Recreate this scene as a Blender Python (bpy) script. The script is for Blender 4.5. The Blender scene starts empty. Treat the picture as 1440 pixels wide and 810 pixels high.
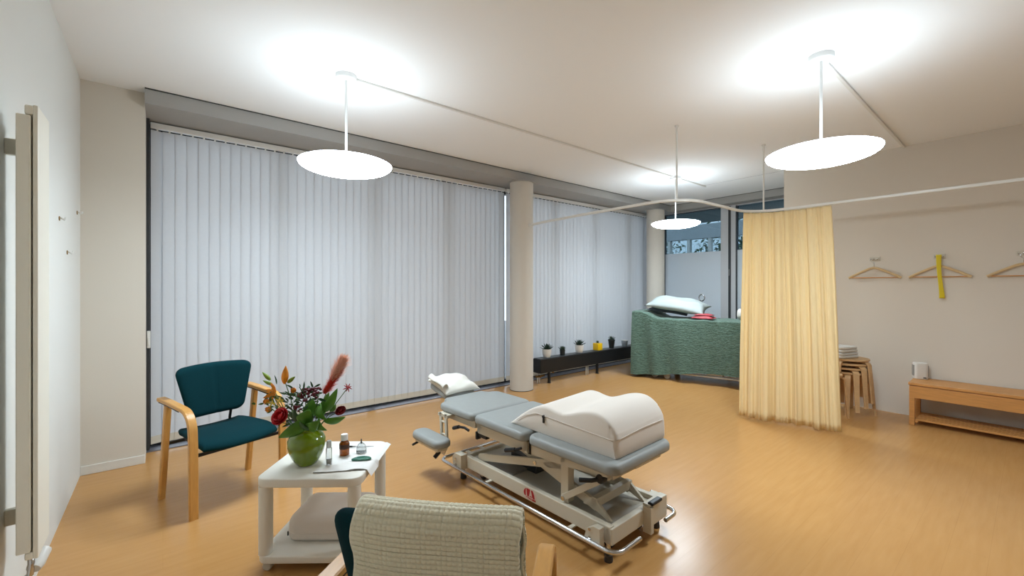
import bpy, bmesh, math, random
from math import sin, cos, pi, radians, sqrt
from mathutils import Vector, Matrix

random.seed(7)
SC = bpy.context.scene
COL = SC.collection

# ------------------------------------------------------------------ materials
def lin(c):
    c /= 255.0
    return c / 12.92 if c <= 0.04045 else ((c + 0.055) / 1.055) ** 2.4

def rgb(r, g, b):
    return (lin(r), lin(g), lin(b), 1.0)

def mat(name, col, rough=0.5, metal=0.0, noise=0.0, nscale=8.0, bump=0.0, bscale=60.0, spec=0.5,
        coat=0.0, trans=0.0, ior=1.45, sheen=0.0, stretch=(1, 1, 1), translucent=0.0):
    m = bpy.data.materials.new(name)
    m.use_nodes = True
    nt = m.node_tree
    b = nt.nodes['Principled BSDF']
    b.inputs['Base Color'].default_value = col
    b.inputs['Roughness'].default_value = rough
    b.inputs['Metallic'].default_value = metal
    b.inputs['Specular IOR Level'].default_value = spec
    b.inputs['Coat Weight'].default_value = coat
    b.inputs['Transmission Weight'].default_value = trans
    b.inputs['IOR'].default_value = ior
    b.inputs['Sheen Weight'].default_value = sheen
    tc = nt.nodes.new('ShaderNodeTexCoord')
    mp = nt.nodes.new('ShaderNodeMapping')
    mp.inputs['Scale'].default_value = stretch
    nt.links.new(tc.outputs['Object'], mp.inputs['Vector'])
    if noise > 0:
        n = nt.nodes.new('ShaderNodeTexNoise')
        n.inputs['Scale'].default_value = nscale
        n.inputs['Detail'].default_value = 4
        nt.links.new(mp.outputs[0], n.inputs['Vector'])
        r = nt.nodes.new('ShaderNodeValToRGB')
        k = noise
        r.color_ramp.elements[0].position = 0.3
        r.color_ramp.elements[1].position = 0.7
        r.color_ramp.elements[0].color = tuple(max(0, c * (1 - k)) for c in col[:3]) + (1,)
        r.color_ramp.elements[1].color = tuple(min(1, c * (1 + k)) for c in col[:3]) + (1,)
        nt.links.new(n.outputs['Fac'], r.inputs['Fac'])
        nt.links.new(r.outputs['Color'], b.inputs['Base Color'])
    if bump > 0:
        n2 = nt.nodes.new('ShaderNodeTexNoise')
        n2.inputs['Scale'].default_value = bscale
        n2.inputs['Detail'].default_value = 3
        nt.links.new(mp.outputs[0], n2.inputs['Vector'])
        bp = nt.nodes.new('ShaderNodeBump')
        bp.inputs['Strength'].default_value = bump
        bp.inputs['Distance'].default_value = 0.01
        nt.links.new(n2.outputs['Fac'], bp.inputs['Height'])
        nt.links.new(bp.outputs['Normal'], b.inputs['Normal'])
    if translucent > 0:
        t = nt.nodes.new('ShaderNodeBsdfTranslucent')
        t.inputs['Color'].default_value = col
        mx = nt.nodes.new('ShaderNodeMixShader')
        mx.inputs['Fac'].default_value = translucent
        nt.links.new(b.outputs[0], mx.inputs[1])
        nt.links.new(t.outputs[0], mx.inputs[2])
        nt.links.new(mx.outputs[0], nt.nodes['Material Output'].inputs['Surface'])
    return m

def pane_mat(name, tint, gloss=0.08):
    m = bpy.data.materials.new(name)
    m.use_nodes = True
    nt = m.node_tree
    nt.nodes.remove(nt.nodes['Principled BSDF'])
    t = nt.nodes.new('ShaderNodeBsdfTransparent')
    t.inputs['Color'].default_value = tint
    g = nt.nodes.new('ShaderNodeBsdfGlossy')
    g.inputs['Roughness'].default_value = 0.02
    fr = nt.nodes.new('ShaderNodeFresnel')
    fr.inputs['IOR'].default_value = 1.45
    mx = nt.nodes.new('ShaderNodeMixShader')
    nt.links.new(fr.outputs[0], mx.inputs['Fac'])
    nt.links.new(t.outputs[0], mx.inputs[1])
    nt.links.new(g.outputs[0], mx.inputs[2])
    nt.links.new(mx.outputs[0], nt.nodes['Material Output'].inputs['Surface'])
    return m

def emit_mat(name, col, strength):
    m = bpy.data.materials.new(name)
    m.use_nodes = True
    b = m.node_tree.nodes['Principled BSDF']
    b.inputs['Base Color'].default_value = col
    b.inputs['Emission Color'].default_value = col
    b.inputs['Emission Strength'].default_value = strength
    return m

def floor_mat():
    m = bpy.data.materials.new('beech_floor')
    m.use_nodes = True
    nt = m.node_tree
    b = nt.nodes['Principled BSDF']
    tc = nt.nodes.new('ShaderNodeTexCoord')
    mp = nt.nodes.new('ShaderNodeMapping')
    mp.inputs['Scale'].default_value = (1.0, 9.0, 1.0)
    nt.links.new(tc.outputs['Object'], mp.inputs['Vector'])
    n = nt.nodes.new('ShaderNodeTexNoise')
    n.inputs['Scale'].default_value = 3.5
    n.inputs['Detail'].default_value = 6
    nt.links.new(mp.outputs[0], n.inputs['Vector'])
    r = nt.nodes.new('ShaderNodeValToRGB')
    r.color_ramp.elements[0].position = 0.3
    r.color_ramp.elements[1].position = 0.75
    r.color_ramp.elements[0].color = rgb(188, 139, 82)
    r.color_ramp.elements[1].color = rgb(195, 147, 90)
    nt.links.new(n.outputs['Fac'], r.inputs['Fac'])
    br = nt.nodes.new('ShaderNodeTexBrick')
    br.inputs['Scale'].default_value = 1.0
    br.inputs['Brick Width'].default_value = 1.6
    br.inputs['Row Height'].default_value = 0.14
    br.inputs['Mortar Size'].default_value = 0.0012
    br.inputs['Color1'].default_value = (1, 1, 1, 1)
    br.inputs['Color2'].default_value = (0.98, 0.975, 0.97, 1)
    br.inputs['Mortar'].default_value = (0.92, 0.9, 0.88, 1)
    nt.links.new(tc.outputs['Object'], br.inputs['Vector'])
    mx = nt.nodes.new('ShaderNodeMix')
    mx.data_type = 'RGBA'
    mx.blend_type = 'MULTIPLY'
    mx.inputs[0].default_value = 1.0
    nt.links.new(r.outputs['Color'], mx.inputs[6])
    nt.links.new(br.outputs['Color'], mx.inputs[7])
    nt.links.new(mx.outputs[2], b.inputs['Base Color'])
    b.inputs['Roughness'].default_value = 0.26
    b.inputs['Specular IOR Level'].default_value = 0.38
    return m

M = {}
M['floor'] = floor_mat()
M['ceiling'] = mat('ceiling_plaster', rgb(244, 244, 243), 0.9, bump=0.02, bscale=200)
M['wall_left'] = mat('wall_paint_cool_white', rgb(226, 226, 221), 0.8, bump=0.02, bscale=150)
M['wall_beige'] = mat('wall_paint_warm_white', rgb(216, 208, 195), 0.85, bump=0.03, bscale=150)
M['wall_right'] = mat('wall_paint_right', rgb(219, 210, 197), 0.85, bump=0.03, bscale=150)
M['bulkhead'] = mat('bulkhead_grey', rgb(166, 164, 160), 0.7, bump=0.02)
M['column'] = mat('column_paint', rgb(208, 201, 190), 0.75, bump=0.02)
M['grey_alu'] = mat('grey_aluminium', rgb(196, 197, 199), 0.5)
M['strip'] = mat('floor_strip_alu', rgb(128, 126, 132), 0.4, metal=0.3)
M['dark_alu'] = mat('dark_aluminium', rgb(58, 60, 62), 0.5, metal=0.3)
M['skirting'] = mat('skirting_white', rgb(222, 219, 211), 0.5)
M['blind'] = mat('blind_fabric', rgb(216, 218, 221), 0.8, noise=0.015, nscale=40, translucent=0.3)
M['blind_hem'] = mat('blind_hem_weight', rgb(208, 199, 182), 0.7)
M['rail_white'] = mat('white_powder_coat', rgb(226, 224, 218), 0.4)
M['lamp_white'] = mat('lamp_white', rgb(232, 232, 230), 0.5)
M['lamp_glow'] = emit_mat('opal_glass_lit', (0.785, 0.91, 1.0, 1), 29.0)
M['lamp_glow_top'] = emit_mat('opal_glass_top', (0.785, 0.91, 1.0, 1), 5.2)
M['frost'] = mat('frosted_film', rgb(224, 232, 239), 0.7, translucent=0.2)
M['pane_dimmed'] = pane_mat('sky_dimming_glass', (0.42, 0.50, 0.54, 1))  # tint put into the far window glass to dim the sky beyond
M['pane'] = pane_mat('window_glass', (0.93, 0.96, 0.97, 1))
M['radiator'] = mat('radiator_enamel', rgb(240, 236, 222), 0.45)
M['chrome'] = mat('chrome', rgb(205, 206, 208), 0.16, metal=1.0)
M['black'] = mat('black_plastic', rgb(24, 24, 26), 0.4)
M['black_box'] = mat('black_enamel', rgb(26, 27, 29), 0.45)
M['teal'] = mat('teal_upholstery', rgb(0, 46, 53), 0.95, noise=0.12, nscale=250, bump=0.12, bscale=500, spec=0.2)
M['wood_arm'] = mat('beech_lacquer', rgb(206, 152, 82), 0.35, noise=0.07, nscale=14, stretch=(6, 1, 1))
M['wood_bench'] = mat('pine_orange', rgb(204, 146, 84), 0.42, noise=0.10, nscale=9, stretch=(12, 1, 12))
M['wood_stool'] = mat('birch_ply', rgb(206, 168, 122), 0.5, noise=0.06, nscale=12, stretch=(1, 1, 5))
M['wood_hanger'] = mat('hanger_wood', rgb(206, 176, 130), 0.5, noise=0.06, nscale=20)
M['trolley'] = mat('trolley_white', rgb(226, 222, 212), 0.42)
M['caster'] = mat('caster_grey', rgb(196, 186, 170), 0.5)
M['rubber'] = mat('wheel_rubber', rgb(60, 56, 54), 0.6)
M['table_grey'] = mat('grey_vinyl', rgb(148, 151, 149), 0.5, noise=0.02, nscale=20, bump=0.03, bscale=90)
M['table_beige'] = mat('beige_powder_coat', rgb(206, 197, 178), 0.42)
M['table_tray'] = mat('grey_beige_tray', rgb(176, 170, 156), 0.5)
M['cushion_white'] = mat('white_cover_cloth', rgb(224, 215, 205), 0.85, bump=0.05, bscale=220, sheen=0.1)
M['pillow_white'] = mat('pillow_cloth', rgb(224, 221, 212), 0.9, bump=0.15, bscale=30)
M['pillow_grey_white'] = mat('pillow_cloth_cool', rgb(164, 172, 170), 0.9, bump=0.1, bscale=25)
M['pillow_slate'] = mat('pillow_slate', rgb(98, 104, 112), 0.9, bump=0.1, bscale=40)
M['red_cloth'] = mat('red_silk', rgb(166, 62, 68), 0.55, noise=0.1, nscale=60)
M['red'] = mat('badge_red', rgb(170, 30, 34), 0.5)
M['badge'] = mat('badge_ground', rgb(216, 190, 176), 0.5)
M['towel'] = mat('waffle_towel', rgb(242, 237, 212), 0.95, noise=0.05, nscale=120, bump=0.1, bscale=300, sheen=0.2)
M['towel_white'] = mat('white_terry', rgb(214, 210, 203), 0.95, bump=0.3, bscale=200)
M['curtain'] = mat('yellow_curtain', rgb(254, 234, 186), 0.85, bump=0.02, bscale=200, translucent=0.32, stretch=(1, 1, 0.3))
M['vase'] = mat('green_glaze', rgb(104, 128, 6), 0.12, noise=0.05, nscale=6, coat=0.6)
M['leaf'] = mat('leaf_green', rgb(74, 124, 34), 0.45, noise=0.15, nscale=20)
M['leaf_dark'] = mat('leaf_dark', rgb(40, 78, 40), 0.5, noise=0.2, nscale=20)
M['leaf_lime'] = mat('bud_lime', rgb(120, 146, 42), 0.5)
M['stem'] = mat('stem_green', rgb(70, 104, 44), 0.5)
M['orange'] = mat('petal_orange', rgb(222, 138, 30), 0.5, noise=0.15, nscale=30)
M['yellow_petal'] = mat('petal_yellow', rgb(214, 190, 70), 0.5)
M['rose'] = mat('rose_red', rgb(176, 16, 22), 0.5, noise=0.12, nscale=40)
M['rose_dark'] = mat('rose_crimson', rgb(122, 12, 24), 0.5)
M['burgundy'] = mat('burgundy_berry', rgb(88, 10, 28), 0.45)
M['plume_red'] = mat('plume_red', rgb(206, 66, 50), 0.8)
M['plume_peach'] = mat('plume_peach', rgb(238, 190, 168), 0.9)
M['pink'] = mat('petal_pink', rgb(200, 86, 96), 0.5)
M['amber'] = mat('amber_glass', rgb(176, 92, 12), 0.06, trans=0.55, ior=1.5)
M['amber_label'] = mat('dark_label', rgb(66, 34, 14), 0.5)
M['cap_white'] = mat('white_cap', rgb(232, 228, 222), 0.4)
M['clear'] = mat('clear_plastic', rgb(235, 238, 238), 0.05, trans=0.92, ior=1.3)
M['jade'] = mat('jade_stone', rgb(34, 98, 78), 0.15, noise=0.2, nscale=40)
M['steel'] = mat('steel', rgb(150, 150, 150), 0.25, metal=1.0)
M['napkin'] = mat('white_napkin', rgb(226, 224, 220), 0.9)
M['pot_white'] = mat('white_ceramic', rgb(222, 220, 215), 0.35)
M['pot_dark'] = mat('dark_pot', rgb(36, 42, 42), 0.5)
M['pot_yellow'] = mat('yellow_ceramic', rgb(232, 186, 20), 0.35)
M['pot_frost'] = mat('pale_glass_pot', rgb(190, 198, 204), 0.25, trans=0.4)
M['soil'] = mat('potting_soil', rgb(46, 36, 28), 0.95)
M['succulent'] = mat('succulent_dark', rgb(40, 62, 50), 0.5, noise=0.2, nscale=60)
M['ribbon'] = mat('yellow_ribbon', rgb(214, 190, 20), 0.6)
M['brass'] = mat('brass_fitting', rgb(150, 118, 70), 0.35, metal=0.8)
M['hook_beige'] = mat('hook_plate_beige', rgb(206, 198, 182), 0.4)
M['device'] = mat('device_white', rgb(226, 222, 216), 0.35)
M['device_grey'] = mat('device_grey', rgb(150, 146, 140), 0.5)

def quilt_mat():
    m = bpy.data.materials.new('sage_seersucker')
    m.use_nodes = True
    nt = m.node_tree
    b = nt.nodes['Principled BSDF']
    b.inputs['Roughness'].default_value = 0.85
    b.inputs['Sheen Weight'].default_value = 0.2
    tc = nt.nodes.new('ShaderNodeTexCoord')
    mp = nt.nodes.new('ShaderNodeMapping')
    mp.inputs['Scale'].default_value = (0.8, 1.0, 3.0)
    nt.links.new(tc.outputs['Object'], mp.inputs['Vector'])
    n = nt.nodes.new('ShaderNodeTexNoise')
    n.inputs['Scale'].default_value = 26
    n.inputs['Detail'].default_value = 4
    n.inputs['Distortion'].default_value = 0.6
    nt.links.new(mp.outputs[0], n.inputs['Vector'])
    r = nt.nodes.new('ShaderNodeValToRGB')
    r.color_ramp.elements[0].position = 0.35
    r.color_ramp.elements[1].position = 0.65
    r.color_ramp.elements[0].color = rgb(70, 96, 82)
    r.color_ramp.elements[1].color = rgb(96, 124, 109)
    nt.links.new(n.outputs['Fac'], r.inputs['Fac'])
    nt.links.new(r.outputs['Color'], b.inputs['Base Color'])
    bp = nt.nodes.new('ShaderNodeBump')
    bp.inputs['Strength'].default_value = 1.0
    bp.inputs['Distance'].default_value = 0.03
    nt.links.new(n.outputs['Fac'], bp.inputs['Height'])
    nt.links.new(bp.outputs['Normal'], b.inputs['Normal'])
    return m
M['quilt'] = quilt_mat()

# ------------------------------------------------------------------ mesh helpers
def obj(name, bm, m, parent=None, smooth=False, angle=None):
    bmesh.ops.recalc_face_normals(bm, faces=bm.faces[:])
    me = bpy.data.meshes.new(name)
    bm.to_mesh(me)
    bm.free()
    if smooth:
        for p in me.polygons:
            p.use_smooth = True
        if angle is not None:
            me.set_sharp_from_angle(angle=radians(angle))
    me.materials.append(M[m] if isinstance(m, str) else m)
    o = bpy.data.objects.new(name, me)
    COL.objects.link(o)
    if parent is not None:
        o.parent = parent
    return o

def thing(name, label, cat, loc=(0, 0, 0), rotz=0.0, group=None):
    o = bpy.data.objects.new(name, None)
    o.empty_display_size = 0.1
    COL.objects.link(o)
    o.location = loc
    o.rotation_euler = (0, 0, rotz)
    o['label'] = label
    o['category'] = cat
    if group:
        o['group'] = group
    return o

def tag(o, label, cat, group=None, kind=None):
    o['label'] = label
    o['category'] = cat
    if group:
        o['group'] = group
    if kind:
        o['kind'] = kind
    return o

def struct(name, bm, m, parent=None, label=None, **k):
    o = obj(name, bm, m, parent, **k)
    if parent is None:
        o['kind'] = 'structure'
        if label:
            o['label'] = label
            o['category'] = name.split('_')[0]
    return o

def nb():
    return bmesh.new()

def box(bm, lo, hi, mtx=None):
    x0, y0, z0 = lo
    x1, y1, z1 = hi
    co = [(x0, y0, z0), (x1, y0, z0), (x1, y1, z0), (x0, y1, z0), (x0, y0, z1), (x1, y0, z1), (x1, y1, z1), (x0, y1, z1)]
    vs = [bm.verts.new(mtx @ Vector(c) if mtx else c) for c in co]
    for f in ((0, 3, 2, 1), (4, 5, 6, 7), (0, 1, 5, 4), (1, 2, 6, 5), (2, 3, 7, 6), (3, 0, 4, 7)):
        bm.faces.new([vs[i] for i in f])
    return bm

def rbox(bm, lo, hi, r=0.01, seg=3, mtx=None):
    t = bmesh.new()
    box(t, lo, hi)
    bmesh.ops.bevel(t, geom=t.edges[:], offset=r, segments=seg, profile=0.5, affect='EDGES', clamp_overlap=True)
    merge(bm, t, mtx)
    return bm

def merge(bm, t, mtx=None):
    mp = {}
    for v in t.verts:
        mp[v] = bm.verts.new(mtx @ v.co if mtx else v.co)
    for f in t.faces:
        try:
            bm.faces.new([mp[v] for v in f.verts])
        except ValueError:
            pass
    t.free()

def loft(bm, rings, closed_ring=True, cap=True, loop=False):
    vr = [[bm.verts.new(p) for p in r] for r in rings]
    n = len(vr[0])
    m = len(vr)
    for i in range(m if loop else m - 1):
        a, b = vr[i], vr[(i + 1) % m]
        for j in range(n if closed_ring else n - 1):
            k = (j + 1) % n
            try:
                bm.faces.new((a[j], a[k], b[k], b[j]))
            except ValueError:
                pass
    if cap and closed_ring and not loop:
        bm.faces.new(vr[0][::-1])
        bm.faces.new(vr[-1])
    return vr

def frames(path, closed=False):
    n = len(path)
    P = [Vector(p) for p in path]
    T = []
    for i in range(n):
        if closed:
            t = P[(i + 1) % n] - P[i - 1]
        else:
            t = P[min(i + 1, n - 1)] - P[max(i - 1, 0)]
        T.append(t.normalized())
    up = Vector((0, 0, 1))
    if abs(T[0].dot(up)) > 0.9:
        up = Vector((0, 1, 0)) if abs(T[0].y) < 0.9 else Vector((1, 0, 0))
    N = (up - T[0] * up.dot(T[0])).normalized()
    out = []
    for i in range(n):
        N = (N - T[i] * N.dot(T[i])).normalized()
        out.append((P[i], T[i], N, T[i].cross(N)))
    return out

def tube(bm, path, r, seg=10, closed=False):
    fr = frames(path, closed)
    rr = r if isinstance(r, (list, tuple)) else [r] * len(path)
    rings = []
    for (p, t, n, b), q in zip(fr, rr):
        rings.append([p + n * (q * cos(2 * pi * k / seg)) + b * (q * sin(2 * pi * k / seg)) for k in range(seg)])
    loft(bm, rings, True, not closed, closed)
    return bm

def band(bm, path, wdir, w, th, closed=False):
    """a flat strip swept along path: width w along wdir, thickness th; w may be a list"""
    fr = frames(path, closed)
    W = Vector(wdir).normalized()
    ww = w if isinstance(w, (list, tuple)) else [w] * len(path)
    rings = []
    for (p, t, n, b), q in zip(fr, ww):
        nn = t.cross(W).normalized()
        h, g = q / 2, th / 2
        c = min(g, h) * 0.35
        pts = [(-h + c, -g), (h - c, -g), (h, -g + c), (h, g - c), (h - c, g), (-h + c, g), (-h, g - c), (-h, -g + c)]
        rings.append([p + W * a + nn * d for a, d in pts])
    loft(bm, rings, True, not closed, closed)
    return bm

def lathe(bm, prof, seg=32, c=(0, 0, 0), mtx=None):
    C = Vector(c)
    rings = []
    for r, z in prof:
        ring = [Vector((max(r, 1e-4) * cos(2 * pi * k / seg), max(r, 1e-4) * sin(2 * pi * k / seg), z)) + C for k in range(seg)]
        if mtx:
            ring = [mtx @ v for v in ring]
        rings.append(ring)
    loft(bm, rings)
    return bm

def cyl(bm, p0, p1, r, seg=16):
    return tube(bm, [p0, p1], r, seg)

def rrect(w, d, r, seg=6, cx=0, cy=0):
    pts = []
    for sx, sy, a0 in ((1, -1, -90), (1, 1, 0), (-1, 1, 90), (-1, -1, 180)):
        for k in range(seg + 1):
            a = radians(a0 + 90 * k / seg)
            pts.append((cx + sx * (w / 2 - r) + r * cos(a), cy + sy * (d / 2 - r) + r * sin(a)))
    return pts

def inset(pts, d):
    n = len(pts)
    out = []
    for i in range(n):
        a, b, c = Vector(pts[i - 1]), Vector(pts[i]), Vector(pts[(i + 1) % n])
        e1 = (b - a)
        e2 = (c - b)
        n1 = Vector((-e1.y, e1.x)).normalized() if e1.length > 1e-9 else Vector((0, 0))
        n2 = Vector((-e2.y, e2.x)).normalized() if e2.length > 1e-9 else Vector((0, 0))
        nn = n1 + n2
        if nn.length < 1e-6:
            nn = n1
        nn.normalize()
        k = max(0.4, nn.dot(n1))
        q = b + nn * (d / k)
        out.append((q.x, q.y))
    return out

def rslab(bm, pts, z0, z1, r=0.01, seg=4, mtx=None, rb=None):
    """extruded outline (CCW) with rounded upper and lower edges"""
    rb = r if rb is None else rb
    rings = []
    for k in range(seg + 1):
        a = (pi / 2) * k / seg
        q = inset(pts, rb * (1 - sin(a)))
        rings.append([Vector((x, y, z0 + rb * (1 - cos(a)))) for x, y in q])
    for k in range(seg + 1):
        a = (pi / 2) * (1 - k / seg)
        q = inset(pts, r * (1 - sin(a)))
        rings.append([Vector((x, y, z1 - r * (1 - cos(a)))) for x, y in q])
    if mtx:
        rings = [[mtx @ v for v in g] for g in rings]
    loft(bm, rings)
    return bm

def prism(bm, pts, axis, a0, a1, r=0.0):
    """2D outline extruded along an axis. axis 'x': pts=(y,z); 'y': pts=(x,z); 'z': pts=(x,y)"""
    def mk(p, a):
        return Vector((a, p[0], p[1])) if axis == 'x' else Vector((p[0], a, p[1])) if axis == 'y' else Vector((p[0], p[1], a))
    loft(bm, [[mk(p, a0) for p in pts], [mk(p, a1) for p in pts]])
    return bm

def grid(bm, nu, nv, fn, mtx=None):
    vs = []
    for i in range(nu + 1):
        row = []
        for j in range(nv + 1):
            p = Vector(fn(i / nu, j / nv))
            row.append(bm.verts.new(mtx @ p if mtx else p))
        vs.append(row)
    for i in range(nu):
        for j in range(nv):
            bm.faces.new((vs[i][j], vs[i + 1][j], vs[i + 1][j + 1], vs[i][j + 1]))
    return vs

def pad(bm, nu, nv, fa, fb):
    """closed cushion between two grids that meet at their borders"""
    A = grid(bm, nu, nv, fa)
    B = grid(bm, nu, nv, fb)
    def edge(g):
        e = [g[i][0] for i in range(nu + 1)] + [g[nu][j] for j in range(1, nv + 1)]
        e += [g[i][nv] for i in range(nu - 1, -1, -1)] + [g[0][j] for j in range(nv - 1, 0, -1)]
        return e
    ea, eb = edge(A), edge(B)
    n = len(ea)
    for k in range(n):
        l = (k + 1) % n
        try:
            bm.faces.new((ea[k], eb[k], eb[l], ea[l]))
        except ValueError:
            pass
    return bm

def pillow(bm, w, d, h, mtx=None, n=22, pw=0.5, bumps=0.006, seed=1, flat=0.25):
    rnd = random.Random(seed)
    ph = [rnd.uniform(0, 6) for _ in range(6)]
    def f(sign):
        def g(u, v):
            a, b = 2 * u - 1, 2 * v - 1
            k = max(0.0, (1 - abs(a) ** 2.6)) ** pw * max(0.0, (1 - abs(b) ** 2.6)) ** pw
            pin = 1 - 0.07 * (1 - abs(a) ** 2) * abs(b) ** 3
            pin2 = 1 - 0.09 * (1 - abs(b) ** 2) * abs(a) ** 3
            z = sign * h / 2 * k * (1 if sign > 0 else flat)
            z += k * bumps * (sin(5 * a + ph[0] + 3 * b) + sin(7 * b + ph[1] - 4 * a))
            p = Vector((a * w / 2 * pin2, b * d / 2 * pin, z + h / 2 * flat))
            return mtx @ p if mtx else p
        return g
    pad(bm, n, n, f(1), f(-1))
    return bm

def weld(bm, d=1e-5):
    bmesh.ops.remove_doubles(bm, verts=bm.verts[:], dist=d)

def copy_tree(o, parent=None):
    c = o.copy()
    COL.objects.link(c)
    if parent is not None:
        c.parent = parent
    for ch in list(o.children):
        copy_tree(ch, c)
    return c

def arc(c, r, a0, a1, n, z):
    return [(c[0] + r * cos(radians(a0 + (a1 - a0) * k / n)), c[1] + r * sin(radians(a0 + (a1 - a0) * k / n)), z) for k in range(n + 1)]

# ------------------------------------------------------------------ camera
CAMH = 1.36
FX, FY = 0.6334, 0.7738
cam = bpy.data.cameras.new('camera')
cam.sensor_width = 36
cam.lens = 600 / 1440 * 36
cam.clip_start = 0.02
cam.shift_y = -1.5 / 1440
camo = bpy.data.objects.new('camera', cam)
COL.objects.link(camo)
camo.location = (0, 0, CAMH)
camo.rotation_euler = (pi / 2, 0, math.atan2(-FX, FY))
SC.camera = camo

# ------------------------------------------------------------------ room shell
CEIL = 2.86
XL, XR, XF = -0.46, 6.12, 7.5
YW, YRET, YB = 4.86, 4.35, -2.4
bm = nb(); box(bm, (XL - 0.2, YB - 0.2, -0.15), (XF + 0.12, YW + 0.1, 0)); struct('floor', bm, 'floor')
bm = nb(); box(bm, (XL - 0.2, YB - 0.2, CEIL), (XF + 0.12, YW + 0.1, CEIL + 0.2)); struct('ceiling', bm, 'ceiling')
bm = nb(); box(bm, (XL - 0.2, YB - 0.2, 0), (XL, YW + 0.1, CEIL)); struct('wall_left', bm, 'wall_left')
bm = nb(); box(bm, (XL, YRET, 0), (-0.105, YW + 0.1, CEIL)); struct('wall_return', bm, 'wall_beige')
bm = nb(); box(bm, (XR, YB, 0), (XF + 0.12, 2.01, CEIL)); struct('wall_right', bm, 'wall_right')
bm = nb(); box(bm, (XL, YB - 0.2, 0), (XF + 0.12, YB, CEIL)); struct('wall_back', bm, 'wall_left')
# bulkhead above the windows (long one and the short one over the far glazing)
bm = nb(); box(bm, (-0.105, 4.235, 2.745), (XF + 0.12, YW + 0.1, CEIL)); struct('ceiling_bulkhead', bm, 'bulkhead')
bm = nb(); box(bm, (7.24, 2.01, 2.745), (XF + 0.12, 4.235, CEIL)); struct('ceiling_bulkhead', bm, 'bulkhead')
# solid dark strips drawn in for the shadow gap along the bulkhead, and a ceiling joint
bm = nb(); box(bm, (-0.105, 4.225, CEIL - 0.006), (7.25, 4.235, CEIL)); box(bm, (7.232, 2.01, CEIL - 0.006), (7.24, 4.225, CEIL))
struct('trim_1', bm, 'dark_alu')
bm = nb(); box(bm, (6.19, 2.01, CEIL - 0.002), (6.197, 3.09, CEIL)); struct('trim_2', bm, 'grey_alu')
bm = nb(); box(bm, (0.95, 0.86, CEIL - 0.0015), (2.1, 0.863, CEIL)); struct('trim_3', bm, 'grey_alu')
# skirting
bm = nb(); rbox(bm, (XL, YRET - 0.012, 0), (-0.105, YRET, 0.065), 0.003, 2); struct('baseboard_return', bm, 'skirting')
# columns
for k, x in enumerate((3.70, 6.885)):
    bm = nb()
    lathe(bm, [(0.155, 0), (0.155, 2.745)], 48, (x, 4.32, 0))
    o = struct('column', bm, 'column', smooth=True, angle=40)
    bm = nb()
    lathe(bm, [(0.157, 2.735), (0.185, 2.735), (0.185, 2.745), (0.157, 2.745)], 48, (x, 4.32, 0))
    obj('collar', bm, 'bulkhead', o, smooth=True, angle=40)
    bm = nb()
    lathe(bm, [(0.156, 0.0), (0.159, 0.0), (0.159, 0.006), (0.156, 0.006)], 48, (x, 4.32, 0))
    obj('base_joint', bm, 'dark_alu', o, smooth=True, angle=40)

# windows behind the blinds
YG = 4.80
def window_run(name, x0, x1, posts):
    bm = nb()
    for x in posts:
        box(bm, (x - 0.03, YG - 0.04, 0.03), (x + 0.03, YG + 0.04, 2.745))
    box(bm, (x0, YG - 0.04, 0.0), (x1, YG + 0.04, 0.05))
    box(bm, (x0, YG - 0.04, 2.68), (x1, YG + 0.04, 2.745))
    w = struct(name, bm, 'dark_alu')
    bm = nb()
    box(bm, (x0, YG - 0.004, 0.05), (x1, YG + 0.004, 2.68))
    obj('pane', bm, 'pane', w)
    bm = nb()
    box(bm, (x0, 4.60, 0.0), (x1, 4.76, 0.008))
    obj('floor_strip', bm, 'strip', w)
    return w
w1 = window_run('window_1', -0.105, 3.70, (-0.075, 0.9, 1.85, 2.8, 3.67))
bm = nb(); rbox(bm, (-0.105, 4.60, 0.02), (-0.083, 4.66, 2.745), 0.003); obj('side_channel', bm, 'dark_alu', w1)
bm = nb(); rbox(bm, (-0.1, 4.575, 0.86), (-0.078, 4.60, 1.0), 0.004); rbox(bm, (-0.095, 4.565, 0.88), (-0.083, 4.577, 0.95), 0.003)
obj('crank_box', bm, 'rail_white', w1)
w2 = window_run('window_2', 3.70, XF, (3.73, 4.7, 5.65, 6.6, 7.05))

# ------------------------------------------------------------------ vertical blinds
def blind(name, x0, x1, label, n0=0):
    t = thing(name, label, 'blind', ((x0 + x1) / 2, 4.68, 0.0), 0, 'vertical window blinds')
    L = (x1 - x0) / 2
    bmc = nb(); rbox(bmc, (-L, -0.025, 2.69), (L, 0.02, 2.735), 0.004)
    bmv, bmh = nb(), nb()
    n = int((x1 - x0) / 0.08)
    rnd = random.Random(n)
    for k in range(n):
        cx = -L + 0.045 + k * (2 * L - 0.09) / (n - 1)
        a = radians(4.5 + rnd.uniform(-1.0, 1.0))
        if k == n0 and name == 'vertical_blind' and x0 < 0:
            a = radians(24)
        c, s = cos(a), sin(a)
        w = 0.0465
        def fn(u, v):
            q = (2 * u - 1) * w
            bow = 0.0025 * (1 - (2 * u - 1) ** 2)
            return (cx + q * c + bow * s, q * s - bow * c, 0.085 + v * 2.59)
        grid(bmv, 6, 1, fn)
        def fh(u, v):
            q = (2 * u - 1) * w
            bow = 0.0025 * (1 - (2 * u - 1) ** 2)
            return (cx + q * c + bow * s, q * s - bow * c - 0.0012, 0.045 + v * 0.065)
        grid(bmh, 6, 1, fh)
        box(bmc, (cx - 0.006, -0.004, 2.672), (cx + 0.006, 0.004, 2.700))
    obj('vane_fabric', bmv, 'blind', t, smooth=True)
    obj('bottom_weights', bmh, 'blind_hem', t, smooth=True)
    obj('head_rail', bmc, 'rail_white', t)
    return t
blind('vertical_blind', -0.08, 3.69, 'long white vertical blind between the corner wall and the round column')
blind('vertical_blind', 3.72, 7.22, 'white vertical blind behind the row of potted plants on the black box')

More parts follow.
